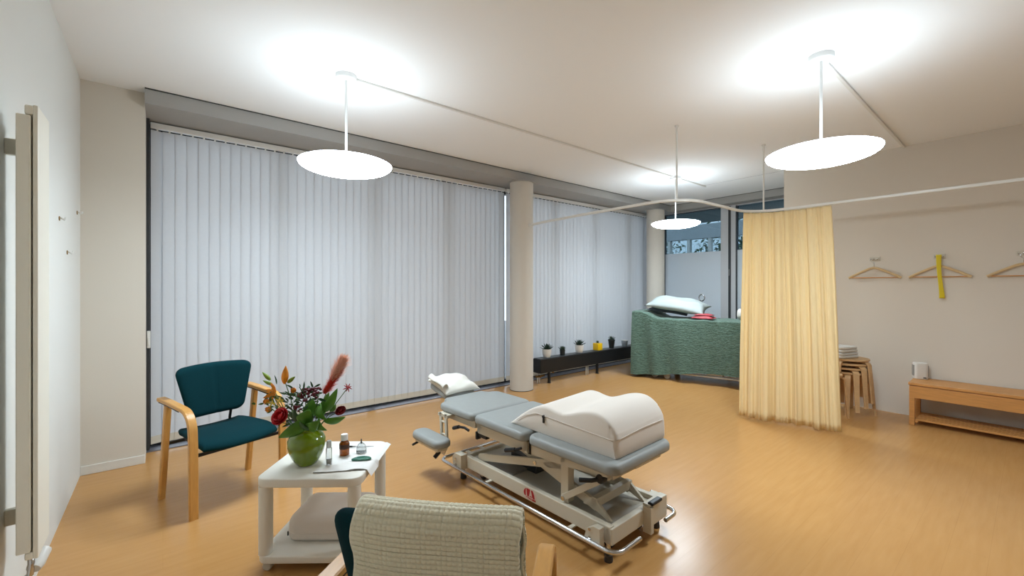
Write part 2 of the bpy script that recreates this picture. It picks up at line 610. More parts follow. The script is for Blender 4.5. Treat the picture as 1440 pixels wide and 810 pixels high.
# ------------------------------------------------------------------ far glazing with frosted film
bm = nb()
ZT = 2.73
for y0, y1 in ((4.50, 4.60), (3.29, 3.42), (3.17, 3.25), (2.01, 2.10)):
    box(bm, (7.46, y0, 0), (7.54, y1, ZT))
box(bm, (7.46, 2.01, ZT), (7.54, 4.62, 2.745))
box(bm, (7.47, 2.1, 0), (7.53, 4.5, 0.06))
w3 = struct('window_3', bm, 'grey_alu')
bm = nb(); box(bm, (7.452, 3.25, 0), (7.53, 3.29, ZT)); box(bm, (7.455, 3.155, 0), (7.53, 3.17, ZT)); obj('mullion', bm, 'dark_alu', w3)
bm = nb(); box(bm, (7.455, 4.485, 0), (7.53, 4.5, ZT)); box(bm, (7.455, 3.42, ZT - 0.012), (7.5, 4.5, ZT)); obj('gasket', bm, 'black', w3)
for y0, y1 in ((3.42, 4.49), (2.10, 3.16)):
    bm = nb(); box(bm, (7.497, y0, 0.06), (7.503, y1, ZT)); obj('pane', bm, 'pane_dimmed', w3)
    bm = nb(); box(bm, (7.485, y0, 0.06), (7.488, y1, 1.985)); obj('frosted_film', bm, 'frost', w3)
bm = nb(); tube(bm, [(7.45, 3.27, 1.55), (7.435, 3.27, 1.55), (7.435, 3.27, 1.66), (7.45, 3.27, 1.66)], 0.006, 8)
obj('handle', bm, 'chrome', w3)

# ------------------------------------------------------------------ outside
bm = nb(); box(bm, (-6, YW + 0.1, -0.2), (20, 14, -0.05)); box(bm, (XF + 0.12, -6, -0.2), (20, YW + 0.1, -0.05))
o = struct('ground_outside', bm, mat('outdoor_paving', rgb(120, 122, 124), 0.9, noise=0.1))
bm = nb(); box(bm, (XF + 0.13, 0, 2.8), (9.4, 9.5, 3.1)); struct('roof_outside', bm, mat('overhang_concrete', rgb(176, 184, 182), 0.8))
nbd = thing('glazed_walkway', 'glazed building front with pale mullions seen through the far window', 'building', (12.6, 5.5, -0.05))
bm = nb()
box(bm, (0, -4, 0), (0.2, 4, 0.9)); box(bm, (0, -4, 2.88), (0.2, 4, 3.3))
obj('parapet', bm, mat('outdoor_render', rgb(186, 190, 192), 0.8), nbd)
bm = nb()
for k in range(13):
    y = -4 + k * 0.66
    box(bm, (0.02, y - 0.045, 0.9), (0.16, y + 0.045, 2.88))
obj('mullions', bm, 'rail_white', nbd)
bm = nb(); box(bm, (0.08, -4, 0.9), (0.09, 4, 2.88)); obj('pane', bm, 'pane', nbd)
def tree(x, y, h, seed, label):
    t = thing('garden_tree', label, 'tree', (x, y, -0.05), 0, 'trees beyond the far window')
    bm = nb(); tube(bm, [(0, 0, 0), (0.05, 0.03, h * 0.35), (0, 0.1, h * 0.7)], [0.12, 0.09, 0.04], 8); obj('trunk', bm, mat('bark', rgb(70, 60, 50), 0.9), t)
    rnd = random.Random(seed)
    bm = nb()
    for k in range(900):
        d = Vector((rnd.gauss(0, 1), rnd.gauss(0, 1), rnd.gauss(0, 1))).normalized() * (rnd.random() ** 0.4)
        c = Vector((d.x * 1.3, d.y * 1.3, h * 0.62 + d.z * h * 0.4))
        a = Vector((rnd.gauss(0, 1), rnd.gauss(0, 1), rnd.gauss(0, 1))).normalized()
        b = a.orthogonal().normalized()
        s = rnd.uniform(0.07, 0.14)
        q = [c - a * s, c + b * s * 0.5, c + a * s, c - b * s * 0.5]
        bm.faces.new([bm.verts.new(p) for p in q])
    obj('crown', bm, 'leaf_dark', t)
tree(15.2, 6.5, 4.2, 3, 'dark leafy tree behind the far window, beside the pale mullion')
tree(16.4, 10.2, 3.9, 5, 'second dark tree behind the far window, nearer the round column')

# ------------------------------------------------------------------ ceiling lamps and tracks
def pendant(x, y, label):
    t = thing('pendant_lamp', label, 'lamp', (x, y, CEIL), 0, 'opal disc pendant lamps')
    bm = nb(); lathe(bm, [(0.0, 0), (0.072, 0), (0.072, -0.030), (0.066, -0.036), (0, -0.036)], 32); obj('canopy', bm, 'lamp_white', t, smooth=True, angle=40)
    bm = nb(); tube(bm, [(0, 0, -0.03), (0, 0, -0.60)], 0.0085, 12); obj('stem', bm, 'lamp_white', t, smooth=True, angle=40)
    R = 0.312
    zr = -0.632
    bm = nb(); lathe(bm, [(0.03, zr + 0.034), (0.15, zr + 0.03), (0.25, zr + 0.02), (0.295, zr + 0.010), (R, zr + 0.001), (0.03, zr + 0.001)], 48)
    obj('upper_glass', bm, 'lamp_glow_top', t, smooth=True, angle=50)
    prof = [(0.0, zr), (R, zr)]
    for k in range(1, 9):
        a = pi / 2 * k / 8
        prof.append((R * cos(a), zr - 0.068 * sin(a)))
    bm = nb(); lathe(bm, prof, 48); obj('opal_diffuser', bm, 'lamp_glow', t, smooth=True)
    bm = nb(); lathe(bm, [(0.0, zr + 0.05), (0.03, zr + 0.05), (0.045, zr + 0.035), (0.0, zr + 0.0345)], 24); obj('holder_cap', bm, 'lamp_white', t, smooth=True, angle=40)
    return t
pendant(1.008, 3.09, 'lit opal disc pendant lamp in front of the long white blind')
pendant(5.412, 3.09, 'lit opal disc pendant lamp above the green-covered bed')
pendant(3.306, 0.872, 'lit opal disc pendant lamp between the massage table and the hangers')
for x0, x1, y, lab in ((1.08, 6.255, 3.09, 'long thin white ceiling conduit joining two disc lamps'),
                       (3.378, XR, 0.872, 'short thin white ceiling conduit from one disc lamp to the beige wall')):
    bm = nb(); rbox(bm, (x0, y - 0.011, CEIL - 0.018), (x1, y + 0.011, CEIL), 0.003, 2)
    tag(obj('ceiling_conduit', bm, 'rail_white'), lab, 'conduit', 'ceiling conduits')

# ------------------------------------------------------------------ curtain rail and curtain
ZR = 2.165
rp = [(3.70, 4.168, ZR), (3.66, 3.9, ZR), (3.62, 3.3, ZR), (3.61, 2.75, ZR), (3.61, 2.40, ZR)]
rp += arc((3.97, 2.34), 0.36, 180, 270, 10, ZR)
rp += [(4.2, 1.975, ZR), (4.4, 1.97, ZR)]
rp += arc((4.64, 1.63), 0.34, 90, 0, 10, ZR)
rp += [(4.985, 1.2, ZR), (4.985, 0.6, ZR), (4.985, -0.2, ZR), (4.985, -1.2, ZR), (4.985, YB + 0.002, ZR)]
t = thing('curtain_rail', 'curved white curtain rail hung from the ceiling across the room', 'curtain rail', (3.70, 4.165, ZR))
off = Vector((3.70, 4.165, ZR))
bm = nb(); band(bm, [Vector(p) - off for p in rp], (0, 0, 1), 0.026, 0.022); obj('track', bm, 'rail_white', t)
for x, y in ((3.70, 2.10), (4.90, 1.80)):
    bm = nb(); tube(bm, [Vector((x, y, CEIL)) - off, Vector((x, y, ZR + 0.012)) - off], 0.008, 10)
    lathe(bm, [(0, 0), (0.02, 0), (0.02, -0.012), (0, -0.012)], 16, Vector((x, y, CEIL)) - off)
    obj('ceiling_rod', bm, 'rail_white', t, smooth=True, angle=40)

def interp(path, s):
    L = [0]
    for a, b in zip(path, path[1:]):
        L.append(L[-1] + (Vector(b) - Vector(a)).length)
    d = s * L[-1]
    for i in range(len(path) - 1):
        if d <= L[i + 1] + 1e-9:
            k = (d - L[i]) / max(1e-9, L[i + 1] - L[i])
            return Vector(path[i]).lerp(Vector(path[i + 1]), k)
    return Vector(path[-1])
top_path = [(4.765, 1.945)] + [(p[0], p[1]) for p in arc((4.64, 1.63), 0.34, 62, 0, 8, 0)] + [(4.985, 1.45), (4.985, 1.235)]
bot_path = [(4.655, 1.945), (4.67, 1.85), (4.70, 1.68), (4.76, 1.48), (4.80, 1.32), (4.83, 1.20), (4.86, 1.12)]
rnd = random.Random(11)
FC = [(rnd.uniform(0, 6.28), f, a) for f, a in ((3.3, 0.7), (6.1, 0.7), (10.7, 0.6), (17.0, 0.42), (25.0, 0.26), (37.0, 0.10))]
def foldf(s, v):
    """pleats: fine and even under the heading tape, fewer and deeper towards the hem"""
    o = 0
    for k, (ph, f, a) in enumerate(FC):
        wgt = (0.45 + 0.75 * (1 - v)) if k < 3 else (1.05 - 0.45 * (1 - v))
        x = sin(2 * pi * f * s + ph + 0.35 * sin(2.3 * v + ph))
        o += a * wgt * (abs(x) ** 0.9) * (1 if x > 0 else -1)
    return o
def curt(u, v):
    # v: 0 bottom, 1 top
    b = interp(bot_path, u); tp = interp(top_path, u)
    e = (1 - v) ** 0.8
    p = tp.lerp(b, e)
    b2 = interp(bot_path, min(1, u + 0.02)) - interp(bot_path, max(0, u - 0.02))
    t2 = interp(top_path, min(1, u + 0.02)) - interp(top_path, max(0, u - 0.02))
    d = t2.normalized().lerp(b2.normalized(), e).normalized()
    nrm = Vector((d.y, -d.x))
    wob = 0.012 * sin(9 * u + 2.2 * v)
    f = foldf(u + 0.006 * sin(3 * v + 5 * u) * (1 - v), v)
    a = 0.011 + 0.009 * (1 - v) ** 0.7
    p = p + nrm * (f * a + wob * (1 - v))
    z = 0.018 + v * (ZR - 0.018 - 0.018) + 0.003 * sin(14 * u) * (1 - v)
    return (p.x - 4.86, p.y - 1.6, z)
bm = nb(); grid(bm, 420, 30, curt)
cu = obj('curtain', bm, 'curtain', smooth=True)
cu.location = (4.86, 1.6, 0)
tag(cu, 'long pale yellow pleated curtain hanging from the curved rail', 'curtain')
md = cu.modifiers.new('thick', 'SOLIDIFY'); md.thickness = 0.003
bm = nb()
def hemf(u, v):
    p = Vector(curt(u, 0.965 + 0.03 * v)); return p + Vector((-0.0045, -0.003, 0))
grid(bm, 420, 2, hemf); obj('header_tape', bm, 'curtain', cu, smooth=True)

# ------------------------------------------------------------------ radiator and hooks on the cool white wall
t = thing('wall_radiator', 'tall cream vertical radiator mounted on the white side wall', 'radiator', (XL, 2.27, 0.40))
bm = nb(); rbox(bm, (0.058, 0.0, 0.01), (0.094, 0.22, 1.575), 0.004, 2); obj('rear_panel', bm, 'radiator', t)  # hidden length extended so the panel shades the wall gap behind it
bm = nb(); rbox(bm, (0.098, 0.006, -0.02), (0.112, 0.20, 1.615), 0.004, 2); obj('front_panel', bm, 'radiator', t)
bm = nb(); rbox(bm, (0.078, 0.004, 1.578), (0.10, 0.11, 1.612), 0.006, 3); obj('collector', bm, 'radiator', t)
bm = nb(); rbox(bm, (0.078, 0.004, -0.018), (0.10, 0.11, 0.008), 0.006, 3); obj('collector', bm, 'radiator', t)
for z in (1.46, 0.06):
    bm = nb(); rbox(bm, (0.0, 0.17, z), (0.06, 0.195, z + 0.06), 0.003, 2); cyl(bm, (0.03, 0.168, z + 0.045), (0.03, 0.197, z + 0.045), 0.008); obj('bracket', bm, 'radiator', t)
bm = nb()
tube(bm, [(0.088, 0.05, -0.02), (0.088, 0.05, -0.06), (0.085, 0.05, -0.09), (0.06, 0.05, -0.11), (0.005, 0.05, -0.12)], 0.010, 12)
obj('pipe', bm, 'chrome', t, smooth=True)
bm = nb(); lathe(bm, [(0, -0.02), (0.02, -0.02), (0.024, 0.0), (0.02, 0.055), (0, 0.06)], 20, mtx=Matrix.Translation((0.098, 0.07, -0.065)) @ Matrix.Rotation(radians(-62), 4, 'X') @ Matrix.Rotation(radians(15), 4, 'Y'))
obj('thermostat_valve', bm, 'rail_white', t, smooth=True, angle=50)
for y, z, lab in ((3.536, 1.753, 'small white wall hook, middle one in height of three beside the radiator'),
                  (4.19, 1.874, 'small white wall hook, highest of three on the white wall'),
                  (3.795, 1.574, 'small white wall hook, lowest of three on the white wall')):
    t = thing('wall_hook', lab, 'hook', (XL, y, z), 0, 'small hooks on the white wall')
    bm = nb(); lathe(bm, [(0, 0), (0.013, 0), (0.013, 0.004), (0, 0.004)], 16, mtx=Matrix.Rotation(pi / 2, 4, 'Y')); obj('back_plate', bm, 'brass', t, smooth=True, angle=40)
    bm = nb(); tube(bm, [(0.003, 0, 0.006), (0.014, 0, 0.0), (0.022, 0, -0.008), (0.026, 0, 0.0), (0.027, 0, 0.010)], 0.005, 8); obj('peg', bm, 'rail_white', t, smooth=True)

# ------------------------------------------------------------------ armchair
BZ0, BZ1 = 0.505, 0.845
def back_center(x, v):
    """centre surface of the backrest at width x and height fraction v"""
    return Vector((x, 0.115 + 0.05 * v - 0.75 * x * x, BZ0 + v * (BZ1 - BZ0) - 0.25 * x * x * v))
def back_w(v):
    w = 0.165 + 0.068 * min(1, v * 1.05)
    d = min(v, 1 - v) * (BZ1 - BZ0)
    r = 0.05
    if d < r:
        w -= r - sqrt(max(0, r * r - (r - d) ** 2))
    return w
def armchair(label, loc, rz):
    t = thing('armchair', label, 'chair', loc, rz, 'teal armchairs with bentwood arms')
    # backrest
    def f(sgn):
        def g(u, v):
            vv = 0.5 - 0.5 * cos(pi * v)
            a = -cos(pi * u)
            x = a * back_w(vv)
            p = back_center(x, vv)
            d = min(vv, 1 - vv) * (BZ1 - BZ0)
            tk = 0.026 * (max(0, 1 - abs(a) ** 6)) ** 0.5 * min(1, sqrt(max(0, d / 0.03 * (2 - min(d / 0.03, 1))))) if d < 0.03 else 0.026 * (max(0, 1 - abs(a) ** 6)) ** 0.5
            groove = 0.005 * math.exp(-(x / 0.006) ** 2) if sgn < 0 else 0
            return p + Vector((0, sgn * (tk + 0.002 - groove), 0))
        return g
    bm = nb(); pad(bm, 44, 24, f(-1), f(1)); weld(bm, 2e-4); obj('backrest', bm, 'teal', t, smooth=True)
    # seat
    def s(sgn):
        def g(u, v):
            a = -cos(pi * u); b = -cos(pi * v)
            yy = b * 0.225
            w = 0.215 + 0.02 * (-b)
            cr = 1 - 0.06 * max(0, abs(b) - 0.75) / 0.25 if abs(b) > 0.75 else 1
            x = a * w * cr
            y = yy - 0.02 - (0.035 * (1 - a * a) if b < -0.2 else 0.035 * (1 - a * a) * max(0, (0.2 - b) / 0.4) if b < 0.2 else 0)
            z = 0.41 + 0.012 * a * a - 0.028 * max(0, -b - 0.35) ** 2 / 0.42 - 0.01 * max(0, b) ** 2
            ed = min(1 - abs(a), 1 - abs(b))
            tk = 0.022 * sqrt(min(1, ed / 0.12) * (2 - min(1, ed / 0.12)))
            return Vector((x, y, z + sgn * tk))
        return g
    bm = nb(); pad(bm, 30, 30, s(1), s(-1)); weld(bm, 2e-4); obj('seat', bm, 'teal', t, smooth=True)
    for sx in (-1, 1):
        X = sx * 0.262
        # bent front leg that turns into the armrest
        path = [(X, -0.235, 0.0), (X, -0.232, 0.25), (X, -0.228, 0.42), (X, -0.222, 0.50)]
        c = (-0.10, 0.50)
        for k in range(1, 9):
            a = radians(180 - 90 * k / 8)
            path.append((X, c[0] + 0.122 * cos(a), c[1] + 0.122 * sin(a)))
        path += [(X, -0.03, 0.627), (X, 0.10, 0.634), (X, 0.20, 0.637), (X, 0.245, 0.637)]
        bm = nb(); band(bm, path, (1, 0, 0), 0.046, 0.024); a = obj('armrest', bm, 'wood_arm', t, smooth=True, angle=35)
        bm = nb(); band(bm, [(X, -0.06, 0.607), (X, 0.10, 0.618), (X, 0.235, 0.621)], (1, 0, 0), 0.034, 0.009); obj('arm_underlay', bm, 'black', a)
        bm = nb(); band(bm, [(X, 0.235, 0), (X, 0.195, 0.25), (X, 0.135, 0.612)], (1, 0, 0), 0.034, 0.038); obj('rear_leg', bm, 'wood_arm', t, smooth=True, angle=35)
    bm = nb()
    box(bm, (-0.255, -0.222, 0.352), (0.255, -0.207, 0.370))
    box(bm, (-0.25, 0.168, 0.352), (0.25, 0.183, 0.370))
    for sx in (-1, 1):
        tube(bm, [(sx * 0.16, -0.21, 0.365), (sx * 0.16, 0.175, 0.365)], 0.008, 8)
        tube(bm, [(sx * 0.11, 0.10, 0.375), (sx * 0.11, 0.165, 0.39), (sx * 0.11, 0.172, 0.44), (sx * 0.11, 0.135, 0.56)], 0.009, 8)
    obj('support_frame', bm, 'black', t)
    return t
armchair('dark teal armchair with bentwood arms, empty, in front of the long white blind', (0.316, 3.41, 0), radians(18))
armchair('dark teal armchair under a draped pale waffle towel, cut off by the photo edge', (0.565, 0.98, 0), radians(131))

# waffle towel over the second chair
tw = thing('waffle_towel', 'cream waffle-weave towel draped over an armchair back', 'towel', (0.565, 0.98, 0), radians(131))
X0, X1 = -0.243, 0.145
prof = []
def tow_path(s):
    """s in metres along the towel from its front hem over the top to the rear hem"""
    front = 0.20
    r = 0.036
    if s < front:
        return ('f', front - s)
    s -= front
    if s < pi * r:
        return ('t', s / r)
    return ('b', s - pi * r)
TL = 0.20 + pi * 0.036 + 0.46
def towf(u, v):
    x = X0 + (X1 - X0) * u
    s = v * TL
    kind, q = tow_path(s)
    top = back_center(max(-0.225, min(0.225, x)), 1.0)
    low = back_center(max(-0.225, min(0.225, x)), 0.0)
    ax = (top - low).normalized()
    nrm = Vector((0, ax.z, -ax.y))
    base = top - ax * 0.012
    r = 0.036
    if kind == 'f':
        p = base - ax * q - nrm * r
    elif kind == 't':
        p = base - nrm * (r * cos(q)) + ax * (r * 0.95 * sin(q))
    else:
        p = base - ax * q + nrm * (r + 0.03 * min(1, q / 0.45))
        p += nrm * (0.002 * sin(9 * u + 2 * v))
    # waffle ribs
    rib = 0.0022 * (abs(sin(pi * s / 0.011))) * 1.3 + 0.0018 * abs(sin(pi * (x - X0) / 0.011))
    edge = 0.004 * sin(40 * v + 3) * (1 if u < 0.02 or u > 0.98 else 0)
    if kind == 'f':
        p -= nrm * rib
    elif kind == 't':
        p += (-nrm * cos(q) + ax * sin(q)) * rib
    else:
        p += nrm * rib
    droop = -0.010 * max(0, (0.10 - u) / 0.10) ** 2
    return p + Vector((edge, 0, droop))
bm = nb(); grid(bm, 150, 300, towf)
o = obj('towel_cloth', bm, 'towel', tw, smooth=True)
md = o.modifiers.new('thick', 'SOLIDIFY'); md.thickness = 0.006; md.offset = 1
for u in (0.0, 1.0):
    bm = nb(); tube(bm, [Vector(towf(u, v / 60)) for v in range(61)], 0.0045, 6); obj('hem', bm, 'towel', tw, smooth=True)

# ------------------------------------------------------------------ white trolley
TR = radians(-38.4)
TL0 = (0.682, 2.375, 0)
t = thing('side_trolley', 'square white trolley table with lower shelf and casters, bearing the green vase', 'table', TL0, TR)
bm = nb(); rslab(bm, rrect(0.50, 0.50, 0.055, 8), 0.408, 0.45, 0.006, 3); obj('tray_top', bm, 'trolley', t, smooth=True, angle=40)
bm = nb(); rslab(bm, rrect(0.49, 0.49, 0.05, 8), 0.045, 0.08, 0.006, 3); obj('shelf', bm, 'trolley', t, smooth=True, angle=40)
for sx in (-1, 1):
    for sy in (-1, 1):
        bm = nb(); rslab(bm, rrect(0.058, 0.058, 0.022, 5, sx * 0.212, sy * 0.212), 0.08, 0.408, 0.001, 1); obj('leg', bm, 'trolley', t, smooth=True, angle=40)
        bm = nb()
        cyl(bm, (sx * 0.205, sy * 0.205, 0.03), (sx * 0.205, sy * 0.205, 0.047), 0.014)
        rbox(bm, (sx * 0.205 - 0.02, sy * 0.205 - 0.016, 0.022), (sx * 0.205 + 0.02, sy * 0.205 + 0.016, 0.045), 0.008, 3)
        c = obj('caster', bm, 'caster', t, smooth=True, angle=40)
        for e in (-0.014, 0.014):
            bm = nb(); lathe(bm, [(0, -0.007), (0.018, -0.007), (0.022, -0.003), (0.022, 0.003), (0.018, 0.007), (0, 0.007)], 20,
                             mtx=Matrix.Translation((sx * 0.205 + 0.004, sy * 0.205 + e, 0.022)) @ Matrix.Rotation(pi / 2, 4, 'X'))
            obj('wheel', bm, 'caster', c, smooth=True, angle=40)

def on_trolley(u, v, z=0.45):
    c, s = cos(TR), sin(TR)
    return (TL0[0] + c * u - s * v, TL0[1] + s * u + c * v, z)

# cushion on the shelf
t = thing('bolster_cushion', 'thick white rounded cushion lying on the trolley lower shelf', 'cushion', on_trolley(0.035, 0.02, 0.0805), TR)
bm = nb(); rslab(bm, rrect(0.40, 0.30, 0.06, 8), 0.0, 0.125, 0.052, 8, rb=0.02); obj('cover', bm, 'cushion_white', t, smooth=True)
bm = nb(); tube(bm, [Vector((x, y, 0.042)) for x, y in rrect(0.402, 0.302, 0.061, 8)], 0.0025, 6, closed=True); obj('seam', bm, 'cushion_white', t, smooth=True)
bm = nb(); rbox(bm, (-0.205, -0.115, 0.012), (-0.199, -0.107, 0.034), 0.002); obj('zip_pull', bm, 'black', t)

# napkin
t = thing('white_napkin', 'thin white napkin spread on the trolley top under the bottles', 'napkin', on_trolley(0, 0, 0.4505), TR)
def napf(u, v):
    a = Vector((0.005, -0.195)).lerp(Vector((0.262, -0.150)), u)
    b = Vector((-0.02, 0.20)).lerp(Vector((0.262, 0.215)), u)
    p = a.lerp(b, v)
    z = 0.0012 + 0.0035 * max(0, sin(9 * u + 1)) * max(0, 1 - v * 7) + 0.0012 * abs(sin(6 * u + 4 * v)) * (0.25 + 0.75 * u)
    over = max(0, p.x - 0.238)
    z = z + 0.0015 - over * 1.6 * (1 if v < 0.35 else 0.35) + (0.0 if over == 0 else 0.003)
    return (p.x + (0.012 if over > 0 else 0), p.y, z)
bm = nb(); grid(bm, 40, 40, napf); o = obj('cloth', bm, 'napkin', t, smooth=True)
bm = nb(); tube(bm, [Vector(napf(u / 40, 0)) + Vector((0, 0, 0.0012)) for u in range(38)], 0.0013, 6); obj('hem', bm, 'device_grey', t, smooth=True)

# vase
t = thing('green_vase', 'bulbous glossy green vase on the white trolley', 'vase', on_trolley(-0.083, -0.068, 0.4505), 0)
pr = [(0.0, 0.0), (0.044, 0.0), (0.050, 0.004), (0.066, 0.028), (0.082, 0.062), (0.091, 0.098), (0.090, 0.125), (0.078, 0.150),
      (0.058, 0.165), (0.048, 0.172), (0.047, 0.178), (0.050, 0.182), (0.046, 0.183), (0.043, 0.176), (0.05, 0.165), (0.07, 0.148), (0.08, 0.12), (0.07, 0.06), (0.03, 0.012), (0, 0.012)]
bm = nb(); lathe(bm, pr, 48); obj('body', bm, 'vase', t, smooth=True)
VX, VY, VZ = on_trolley(-0.083, -0.068, 0.4505)

# bouquet: x to the viewer's right, y away, z up, built about the vase mouth
bq = thing('flower_bouquet', 'mixed bouquet of orange lilies, red rose, plume and leaves in the green vase', 'bouquet', (VX, VY, VZ + 0.175), math.atan2(-0.6334, 0.7738))
def leaf_bm(bm, base, tip, width, bend=0.02, seg=10, cup=0.25, side=None):
    base, tip = Vector(base), Vector(tip)
    d = tip - base
    L = d.length
    d.normalize()
    sd = Vector(side).normalized() if side else d.cross(Vector((0.25, 1, 0.15))).normalized()
    n = sd.cross(d).normalized()
    def f(sgn):
        def g(u, v):
            w = width / 2 * (sin(pi * min(1, u ** 0.8)) ** 0.8) * (1 - 0.15 * u)
            a = 2 * v - 1
            p = base + d * (L * u) + n * (bend * sin(pi * u)) + sd * (a * w) - n * (cup * w * a * a)
            return p + n * (sgn * 0.0006)
        return g
    pad(bm, seg, 6, f(1), f(-1))
    return bm
PXM = 0.0036
def bp(px, py, d=0.0):
    return Vector(((px - 430) * PXM, d, (608 - py) * PXM))
mouth = Vector((0, 0, 0.0))
# stems
bm = nb()
ends = [(399, 540, 0.0), (372, 540, 0.02), (382, 552, -0.03), (384, 572, -0.05), (401, 590, -0.08), (428, 556, 0.0), (446, 556, 0.02), (455, 556, 0.03), (483, 553, 0.04), (474, 583, 0.02), (409, 556, 0.03)]
for px, py, d in ends:
    e = bp(px, py, d)
    r0 = Vector((e.x * 0.12, e.y * 0.12, -0.10))
    m1 = Vector((e.x * 0.35, e.y * 0.35, 0.015))
    pts = [r0, m1, m1.lerp(e, 0.5) + Vector((0, 0, 0.006)), e]
    tube(bm, pts, 0.0022, 6)
obj('stems', bm, 'stem', bq, smooth=True)
# filler foliage
bm = nb()
rnd = random.Random(4)
for k in range(150):
    cpx = rnd.gauss(418, 20); cpy = rnd.gauss(572, 13)
    if cpy < 540 or cpx < 378 or cpx > 452:
        continue
    c = bp(cpx, cpy, rnd.gauss(0.02, 0.04))
    d = Vector((rnd.gauss(0, 1) + (cpx - 424) * 0.03, rnd.gauss(0, 0.8), rnd.gauss(0.5, 0.7))).normalized()
    leaf_bm(bm, c, c + d * rnd.uniform(0.025, 0.05), rnd.uniform(0.008, 0.014), 0.003, 5)
obj('filler_foliage', bm, 'leaf_dark', bq, smooth=True)
bm = nb()
for k in range(26):
    c = bp(rnd.gauss(386, 6), rnd.gauss(566, 7), rnd.gauss(-0.03, 0.02))
    d = Vector((rnd.gauss(-0.4, 1), rnd.gauss(-0.3, 0.6), rnd.gauss(0.4, 0.7))).normalized()
    leaf_bm(bm, c, c + d * rnd.uniform(0.02, 0.045), rnd.uniform(0.008, 0.014), 0.003, 5)
obj('filler_foliage', bm, 'stem', bq, smooth=True)
# big leaves
for (x0, y0, x1, y1, w, dd, bend, mt) in (
        (441, 588, 402, 612, 0.075, -0.07, 0.03, 'leaf'), (430, 596, 447, 572, 0.085, -0.08, 0.015, 'leaf'),
        (436, 590, 443, 562, 0.075, -0.03, 0.01, 'leaf'), (455, 584, 474, 549, 0.05, 0.0, 0.02, 'leaf'),
        (452, 568, 466, 590, 0.065, -0.05, 0.03, 'leaf'), (438, 602, 462, 586, 0.07, -0.09, 0.02, 'leaf'),
        (452, 588, 468, 603, 0.06, -0.06, 0.03, 'leaf'), (442, 604, 436, 586, 0.05, -0.1, 0.01, 'leaf_dark'),
        (428, 590, 408, 578, 0.05, -0.03, 0.02, 'leaf_dark'), (430, 600, 420, 572, 0.055, -0.05, 0.02, 'leaf_dark'),
        (448, 600, 478, 596, 0.05, 0.06, 0.02, 'leaf'), (440, 598, 452, 560, 0.05, 0.07, 0.02, 'leaf'), (420, 600, 396, 586, 0.05, 0.07, 0.02, 'leaf'),
        (462, 584, 469, 574, 0.03, 0.02, 0.01, 'leaf')):
    pa, pb = bp(x0, y0, dd * 0.7), bp(x1, y1, dd * 1.2)
    dv = (pb - pa).normalized()
    sg = 1 if dv.x > 0 else -1
    bm = nb(); leaf_bm(bm, pa, pb, w, bend, 12, 0.2, side=(dv.z, 0.45 * sg, -dv.x))
    obj('leaf', bm, mt, bq, smooth=True)
# lilies
def bud(p0, p1, r, m, name, par=bq):
    p0, p1 = Vector(p0), Vector(p1)
    n = 10
    pts = [p0.lerp(p1, k / n) for k in range(n + 1)]
    rad = [max(0.0008, r * sin(pi * (0.06 + 0.92 * (k / n) ** 0.8)) ** 0.9) for k in range(n + 1)]
    bm = nb(); tube(bm, pts, rad, 12)
    return obj(name, bm, m, par, smooth=True)
bud(bp(398, 543), bp(400, 517), 0.017, 'orange', 'lily_bud')
bud(bp(375, 539, 0.02), bp(363, 527, 0.02), 0.010, 'leaf_lime', 'green_bud')
bud(bp(401, 542, 0.01), bp(412, 533, 0.01), 0.010, 'leaf_lime', 'green_bud')
bud(bp(380, 545, 0.01), bp(367, 538, 0.0), 0.009, 'leaf_lime', 'green_bud')
bm = nb(); leaf_bm(bm, bp(384, 545, 0.02), bp(379, 532, 0.03), 0.010, 0.004); obj('leaf', bm, 'leaf_dark', bq, smooth=True)
lily = bm = nb()
for a, (dx, dz) in enumerate(((-1, 0.25), (-0.9, -0.35), (-0.45, 0.7), (-0.55, -0.75), (-0.75, 0.0), (-0.1, 0.6))):
    leaf_bm(bm, bp(390, 554, -0.03), bp(390, 554, -0.03) + Vector((dx, -0.35 if a % 2 else 0.2, dz)).normalized() * 0.062, 0.022, 0.006, 8)
obj('open_lily', bm, 'orange', bq, smooth=True)
for px, py, d in ((381, 564, -0.05), (385, 574, -0.06), (409, 553, 0.02)):
    bm = nb()
    c = bp(px, py, d)
    for k in range(9):
        a = 2 * pi * k / 9
        v = Vector((cos(a), -0.55 - 0.3 * (k % 2), sin(a))).normalized()
        leaf_bm(bm, c, c + v * 0.019, 0.014, 0.003, 5)
    bmesh.ops.create_uvsphere(bm, u_segments=10, v_segments=8, radius=0.011, matrix=Matrix.Translation(c))
    obj('small_orange_flower', bm, 'orange', bq, smooth=True)
for px, py, d in ((390, 566, -0.06), (398, 563, -0.04)):
    bm = nb(); c = bp(px, py, d)
    for k in range(5):
        v = Vector((cos(k * 1.4), -0.4, sin(k * 1.4) * 0.8)).normalized()
        leaf_bm(bm, c, c + v * 0.024, 0.009, 0.003, 6)
    obj('yellow_flower', bm, 'yellow_petal', bq, smooth=True)
